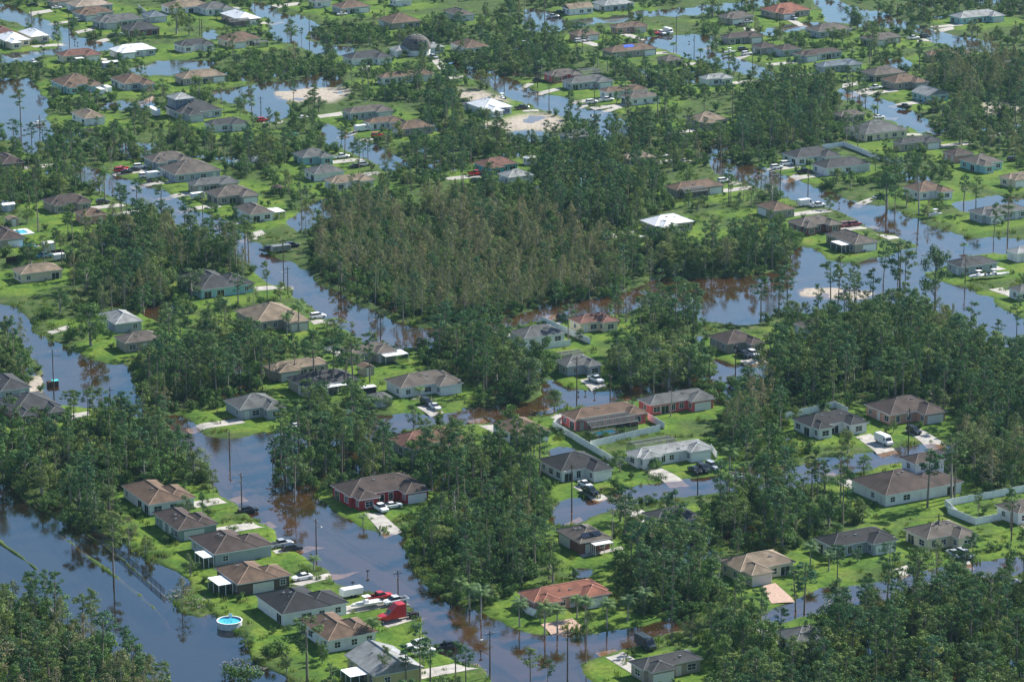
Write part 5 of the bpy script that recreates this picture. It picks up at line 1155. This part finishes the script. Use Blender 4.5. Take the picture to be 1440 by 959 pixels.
def lone(k, px, py, ty, wpx=None, extra=''):
    P = at(px, py, 0); s = scale_at(py)*math.cos(PITCH+(py-CY)/PH); H = max((py-ty)/s, 2.0)
    KIND[k]['pts'].append((P.x, P.y, H, py, 'near '+nearest(P).where, random.random(), (wpx/s if wpx else None), px))
for a in LONEPINES: lone('P', *a)
for a in PALMS: lone('L', *a)
for a in SNAGS: lone('D', *a)
for a in OAKS: lone(a[3], a[0], a[1], a[2], a[4])
P0 = at(898, 650, .5); tq, cq, _ = KIND['L']['m'][0]
fp = thing('fallen_palm', (P0.x, P0.y, .75), 0, 'uprooted palm lying across the lawn of the white pool-cage house', 'tree'); fp.rotation_euler = (0, math.radians(86), -GA-.35); link('trunk', tq, fp); link('fronds', cq, fp)
def debris(px, py, rad, label, n=60):
    Rr = random.Random(px); P_ = at(px, py, .3); o_ = thing('debris_pile', (P_.x, P_.y, max(zat(P_.x, P_.y), -.1)), 0, label, 'debris'); a_, b_ = MB(), MB()
    for _ in range(n):
        an = Rr.uniform(0,6.28); rr_ = rad*math.sqrt(Rr.random()); c_ = Vector((math.cos(an)*rr_, math.sin(an)*rr_, Rr.uniform(.02,.5))); d_ = Vector((Rr.uniform(-1,1), Rr.uniform(-1,1), Rr.uniform(-.25,.35)))*Rr.uniform(.4,1.6); a_.bar(c_, c_+d_, Rr.uniform(.02,.07), 0, 3)
    leaf_cloud(b_, Vector((0,0,.3)), (rad,rad,.45), n*3, .2, Rr); link('branches', a_.mesh('branches', GREYBARK), o_); link('leaves', b_.mesh('leaves', SHRUBL), o_)
debris(925, 672, 3.2, 'heap of storm debris on the lawn beside the uprooted palm'); debris(252, 836, 4, 'storm debris and plants at the corner of the canal bank', 80); debris(278, 850, 3.5, 'tangle of branches where the lawn meets the canal'); debris(470, 470, 4, 'brush pile at the street bend below the palms')
debris(600, 543+20, 3, 'brush pile in front of the white arched house'); debris(880, 700, 2.5, 'small brush pile at the water edge near the black parked cars'); debris(1180, 845, 3.5, 'branches strewn beside the lower right street'); debris(345, 935, 5, 'grey fallen tree limbs in the canal near the bottom', 110)
for (px, py) in ((690,560),(540,640),(322,640),(830,640),(1240,596),(500,735),(1330,330),(640,430)): pass
# garden shrubs round the houses and small trees on the lawns
R = random.Random(99)
for h in houses:
    for q in range(R.randint(4, 11)):
        u, v = R.uniform(-5, h.w+5), R.uniform(-5, h.d+5)
        if -1.2 < u < h.w+1.2 and -1.2 < v < h.d+1.2: continue
        p = h.N+DB*u+DA*v
        if zat(p.x, p.y) < .1 or not clear(p.x, p.y, 1.2) or not clear_cars(p.x, p.y, 3) or any((p.x-c.x)**2+(p.y-c.y)**2 < 36 for c in DC): continue
        k = 'B' if R.random() < .18 else 'S'
        KIND[k]['pts'].append((p.x, p.y, R.uniform(3.5,6) if k == 'B' else R.uniform(1.0,2.4), 700, 'beside '+h.where, R.random()))
# waterside thickets along the edges of woods
ys_, xs_ = np.where((blur(forest, 4) > .05) & (~forest) & (Z > -.1) & ~outside & (nearh > 3))
sel = rng.random(len(ys_)) < .085
for yy, xx in zip(ys_[sel], xs_[sel]):
    x, y = GX[yy,xx], GY[yy,xx]
    if clear_cars(x, y) and all((x-c.x)**2+(y-c.y)**2 > 30 for c in DC): KIND['S']['pts'].append((x, y, R.uniform(1.2,3.2), V[yy,xx], 'at the wood edge', R.random()))

def tuft(seed):
    R_ = random.Random(seed); t, c = MB(), MB(); t.bar((0,0,-.2), (0,0,.2), .03, 0, 3)
    for i in range(16):
        a = R_.uniform(0,6.28); x, y = R_.uniform(-.7,.7), R_.uniform(-.7,.7); hh_ = R_.uniform(.4,.9); dx, dy = math.cos(a)*.12, math.sin(a)*.12; l = R_.uniform(-.25,.25)
        c.add([(x-dx,y-dy,-.1),(x+dx,y+dy,-.1),(x+dx*.3+l,y+dy*.3+l,hh_),(x-dx*.3+l,y-dy*.3+l,hh_*.95)], [(0,1,2,3)])
    return t, c
KIND['G'] = None; del KIND['G']
reg_kind('G', tuft, 4, .8, GREYBARK, leafmat('grass_blades', [(.09,.15,.035), (.14,.19,.05), (.17,.18,.07), (.07,.13,.04)], .3), 'grass_tuft', 'grass tuft')
inview = (U > -20) & (U < 1460) & (V > -20) & (V < 1000)
pr = np.where((wb_ > .2) & (wb_ < .8), .22, np.where((wild > .5) & (Z > -.1) & ~water, .10, np.where(Z > -.12, .014, 0)))*np.clip(.3+.7*(V/500), 0, 1)*np.where(fbm(GX,GY,7,66) > .5, 1.6, .35)
ys_, xs_ = np.where((rng.random(U.shape) < pr) & inview & (nearh > .8) & (rb < .4) & (hz < .5))
for yy, xx in zip(ys_, xs_): KIND['G']['pts'].append((GX[yy,xx], GY[yy,xx], float(rng.uniform(.5,1.1)), V[yy,xx], '', float(rng.random())))
# trees and brush over the wild plots between the houses
X, Y = np.meshgrid(np.arange(-330, 330, 5.0), np.arange(600, 1640, 5.0)); X = X+rng.uniform(-.5,.5,X.shape)*5; Y = Y+rng.uniform(-.5,.5,Y.shape)*5
pu = CX+PH*X/(Y*cp+HC*sp); pv = CY-PH*(Y*sp-HC*cp)/(Y*cp+HC*sp)
ok = (pu > -40) & (pu < 1480) & (pv > -25) & (pv < 1060); dens = fbm(X, Y, 28, 91)
for x, y, u, v, g in zip(X[ok], Y[ok], pu[ok], pv[ok], dens[ok]):
    c = int(np.interp(u, cols, np.arange(NC))); r_ = int(np.interp(v, rows, np.arange(NR)))
    if Z[r_,c] < .12 or forest[r_,c] or hz[r_,c] > .3 or wild[r_,c] < .35: continue
    if R.random() > np.clip((g-.41)*9, .02, .95): continue
    if nearh[r_,c] < 4.5 or not clear_cars(x, y, 4) or any((x-q.x)**2+(y-q.y)**2 < 45 for q in DC): continue
    k = R.choices('PBCS', (.15,.30,.07,.48) if v > 260 else (.08,.22,.03,.67))[0]
    if k != 'S' and not (clear(x+1, y+6, 2.5) and clear(x+1, y+12, 1)): k = 'S'
    KIND[k]['pts'].append((x, y, {'P':R.uniform(9,15),'B':R.uniform(4,8.5),'C':R.uniform(7,11),'S':R.uniform(1.6,4)}[k], v, 'near '+nearest(Vector((x, y, 0))).where, R.random()))
# the photo shows most roofs clear of the woods: drop most scattered trees that stand right in front of a house
HP = []
for h in houses:
    if 'hid' in h.t[7] or h.t[:2] in ((577,635),(725,614),(1312,80),(800,195),(885,226),(1138,465),(541,112),(886,140)): continue
    e = [proj((h.c+DB*a*h.w*.5+DA*b*h.d*.5)+Vector((0,0,.8))) for a in (-1,1) for b in (-1,1)]
    HP.append((min(p[0] for p in e), max(p[0] for p in e), min(p[1] for p in e), max(p[1] for p in e)))
for key in 'PBC':
    keep = []
    for p in KIND[key]['pts']:
        if len(p) <= 6:
            u, v = proj((p[0], p[1], 0)); tv = proj((p[0], p[1], p[2]))[1]
            if any(a-3 < u < b+3 and v > d-2 and tv < (c+d)/2+2 for a, b, c, d in HP) and (p[5]*53) % 1 < .84: continue
        keep.append(p)
    KIND[key]['pts'] = keep
protoc = bpy.data.collections.new('tree_kinds')
def gn_instancer(name, pts, kd, label, cat):
    me = bpy.data.meshes.new(name); n = len(pts); me.vertices.add(n)
    me.vertices.foreach_set('co', np.array([(p[0], p[1], max(zat(p[0], p[1]), -.4)) for p in pts], np.float32).ravel())
    for nm, ty, vals in (('rot','FLOAT_VECTOR',np.array([(0,0,p[5]*40) for p in pts],np.float32).ravel()), ('scl','FLOAT_VECTOR',np.array([((p[2]/kd['nom'])**.8*(.74+.55*((p[5]*7)%1)),)*2+(p[2]/kd['nom'],) for p in pts],np.float32).ravel()), ('pick','INT',np.array([int(p[5]*997) % len(kd['m']) for p in pts],np.int32))):
        a = me.attributes.new(nm, ty, 'POINT'); a.data.foreach_set('vector' if 'VECTOR' in ty else 'value', vals)
    o = link(name, me); stuff(o, label, cat)
    cc = bpy.data.collections.new(name+'_kinds')
    for i, (t, c, j) in enumerate(kd['m']):
        po = bpy.data.objects.new('%s_kind_%02d' % (name, i), j); cc.objects.link(po)
    ng = bpy.data.node_groups.new(name, 'GeometryNodeTree'); ng.interface.new_socket('Geometry', in_out='INPUT', socket_type='NodeSocketGeometry'); ng.interface.new_socket('Geometry', in_out='OUTPUT', socket_type='NodeSocketGeometry')
    N = ng.nodes.new; L = ng.links.new
    gi, go, mp, iop, ci = N('NodeGroupInput'), N('NodeGroupOutput'), N('GeometryNodeMeshToPoints'), N('GeometryNodeInstanceOnPoints'), N('GeometryNodeCollectionInfo')
    ci.inputs['Collection'].default_value = cc; ci.inputs['Separate Children'].default_value = True; ci.inputs['Reset Children'].default_value = True
    def attr(nm, ty): a = N('GeometryNodeInputNamedAttribute'); a.data_type = ty; a.inputs['Name'].default_value = nm; return [s for s in a.outputs if s.enabled and s.name == 'Attribute'][0]
    L(gi.outputs[0], mp.inputs[0]); L(mp.outputs[0], iop.inputs['Points']); L(ci.outputs[0], iop.inputs['Instance']); iop.inputs['Pick Instance'].default_value = True
    L(attr('pick','INT'), iop.inputs['Instance Index']); L(attr('rot','FLOAT_VECTOR'), iop.inputs['Rotation']); L(attr('scl','FLOAT_VECTOR'), iop.inputs['Scale']); L(iop.outputs[0], go.inputs[0])
    md = o.modifiers.new('instances', 'NODES'); md.node_group = ng
for key, kd in KIND.items():
    pts = kd['pts']
    vis = [p for p in pts if (lambda q: -10 < q[0] < 1450 and -10 < q[1] < 1000)(proj((p[0], p[1], p[2]*.7)))]
    vis.sort(key=lambda p: -(p[2]/math.hypot(p[0], p[1]))*(3 if len(p) > 6 else 1))
    ind = vis[:300] if key != 'G' else []; ids = set(id(p) for p in ind); rest = [p for p in pts if id(p) not in ids]
    for p in ind:
        t, c, j = kd['m'][int(p[5]*997) % len(kd['m'])]
        r = thing(kd['name'], (p[0], p[1], max(zat(p[0], p[1]), -.4)), p[5]*40)
        kz = p[2]/kd['nom']; kx = kz**.8*(.74+.55*((p[5]*7)%1))*(1.18 if key == 'P' and len(p) > 6 else 1)
        if len(p) > 6 and p[6]: kx = min(p[6]/6.8, 1.55) if key == 'B' else kx
        if key == 'L': kx = (kz+1)/2*1.05
        r.scale = (kx, kx, kz)
        sz = 'small ' if p[2] < kd['nom']*.75 else ''
        if len(p) > 6: reg(r, 'lone %s%s %s' % (sz, kd['word'], p[4]), 'tree', kd['word']+'s', p[7])
        else:
            lab = '%s%s %s' % (sz, kd['word'], p[4]); reg(r, lab, 'shrub' if key == 'S' else 'tree', kd['word']+'s of the neighbourhood', proj(p)[0])
        link('trunk' if key != 'S' else 'stems', t, r); link({'L':'fronds','D':'limbs'}.get(key, 'crown'), c, r)
    if rest: gn_instancer({'P':'pine_wood','B':'broadleaf_wood','C':'cypress_wood','S':'undergrowth','L':'palm_grove','D':'dead_wood','G':'tall_grass'}[key], rest, kd, {'P':'dense pine woods between the flooded streets','B':'mass of leafy trees through the woods','C':'brownish wetland trees massed at the centre','S':'thick green undergrowth below the pines','L':'palms','D':'dead trees','G':'rank grass along the flooded shores and rough plots'}[key], {'S':'undergrowth','G':'grass'}.get(key, 'woods'))
    print('KIND', key, len(pts), len(vis))
finish_labels(); print('LONG', len(LONG), LONG[:12])

# ------------------------------------------------------------------ haze
hm = bpy.data.materials.new('haze'); hm.use_nodes = True; nt = hm.node_tree; nt.nodes.clear()
ho = nt.nodes.new('ShaderNodeOutputMaterial'); pv = nt.nodes.new('ShaderNodeVolumePrincipled'); pv.inputs['Color'].default_value = (.42,.74,1,1); pv.inputs['Density'].default_value = .000026; pv.inputs['Anisotropy'].default_value = .3
nt.links.new(pv.outputs[0], ho.inputs['Volume'])
hb = MB(); hb.box(-9500,9500,-400,20500,-3,252); o = link('haze', hb.mesh('haze', hm)); stuff(o, 'pale blue haze hanging over the whole neighbourhood', 'haze')
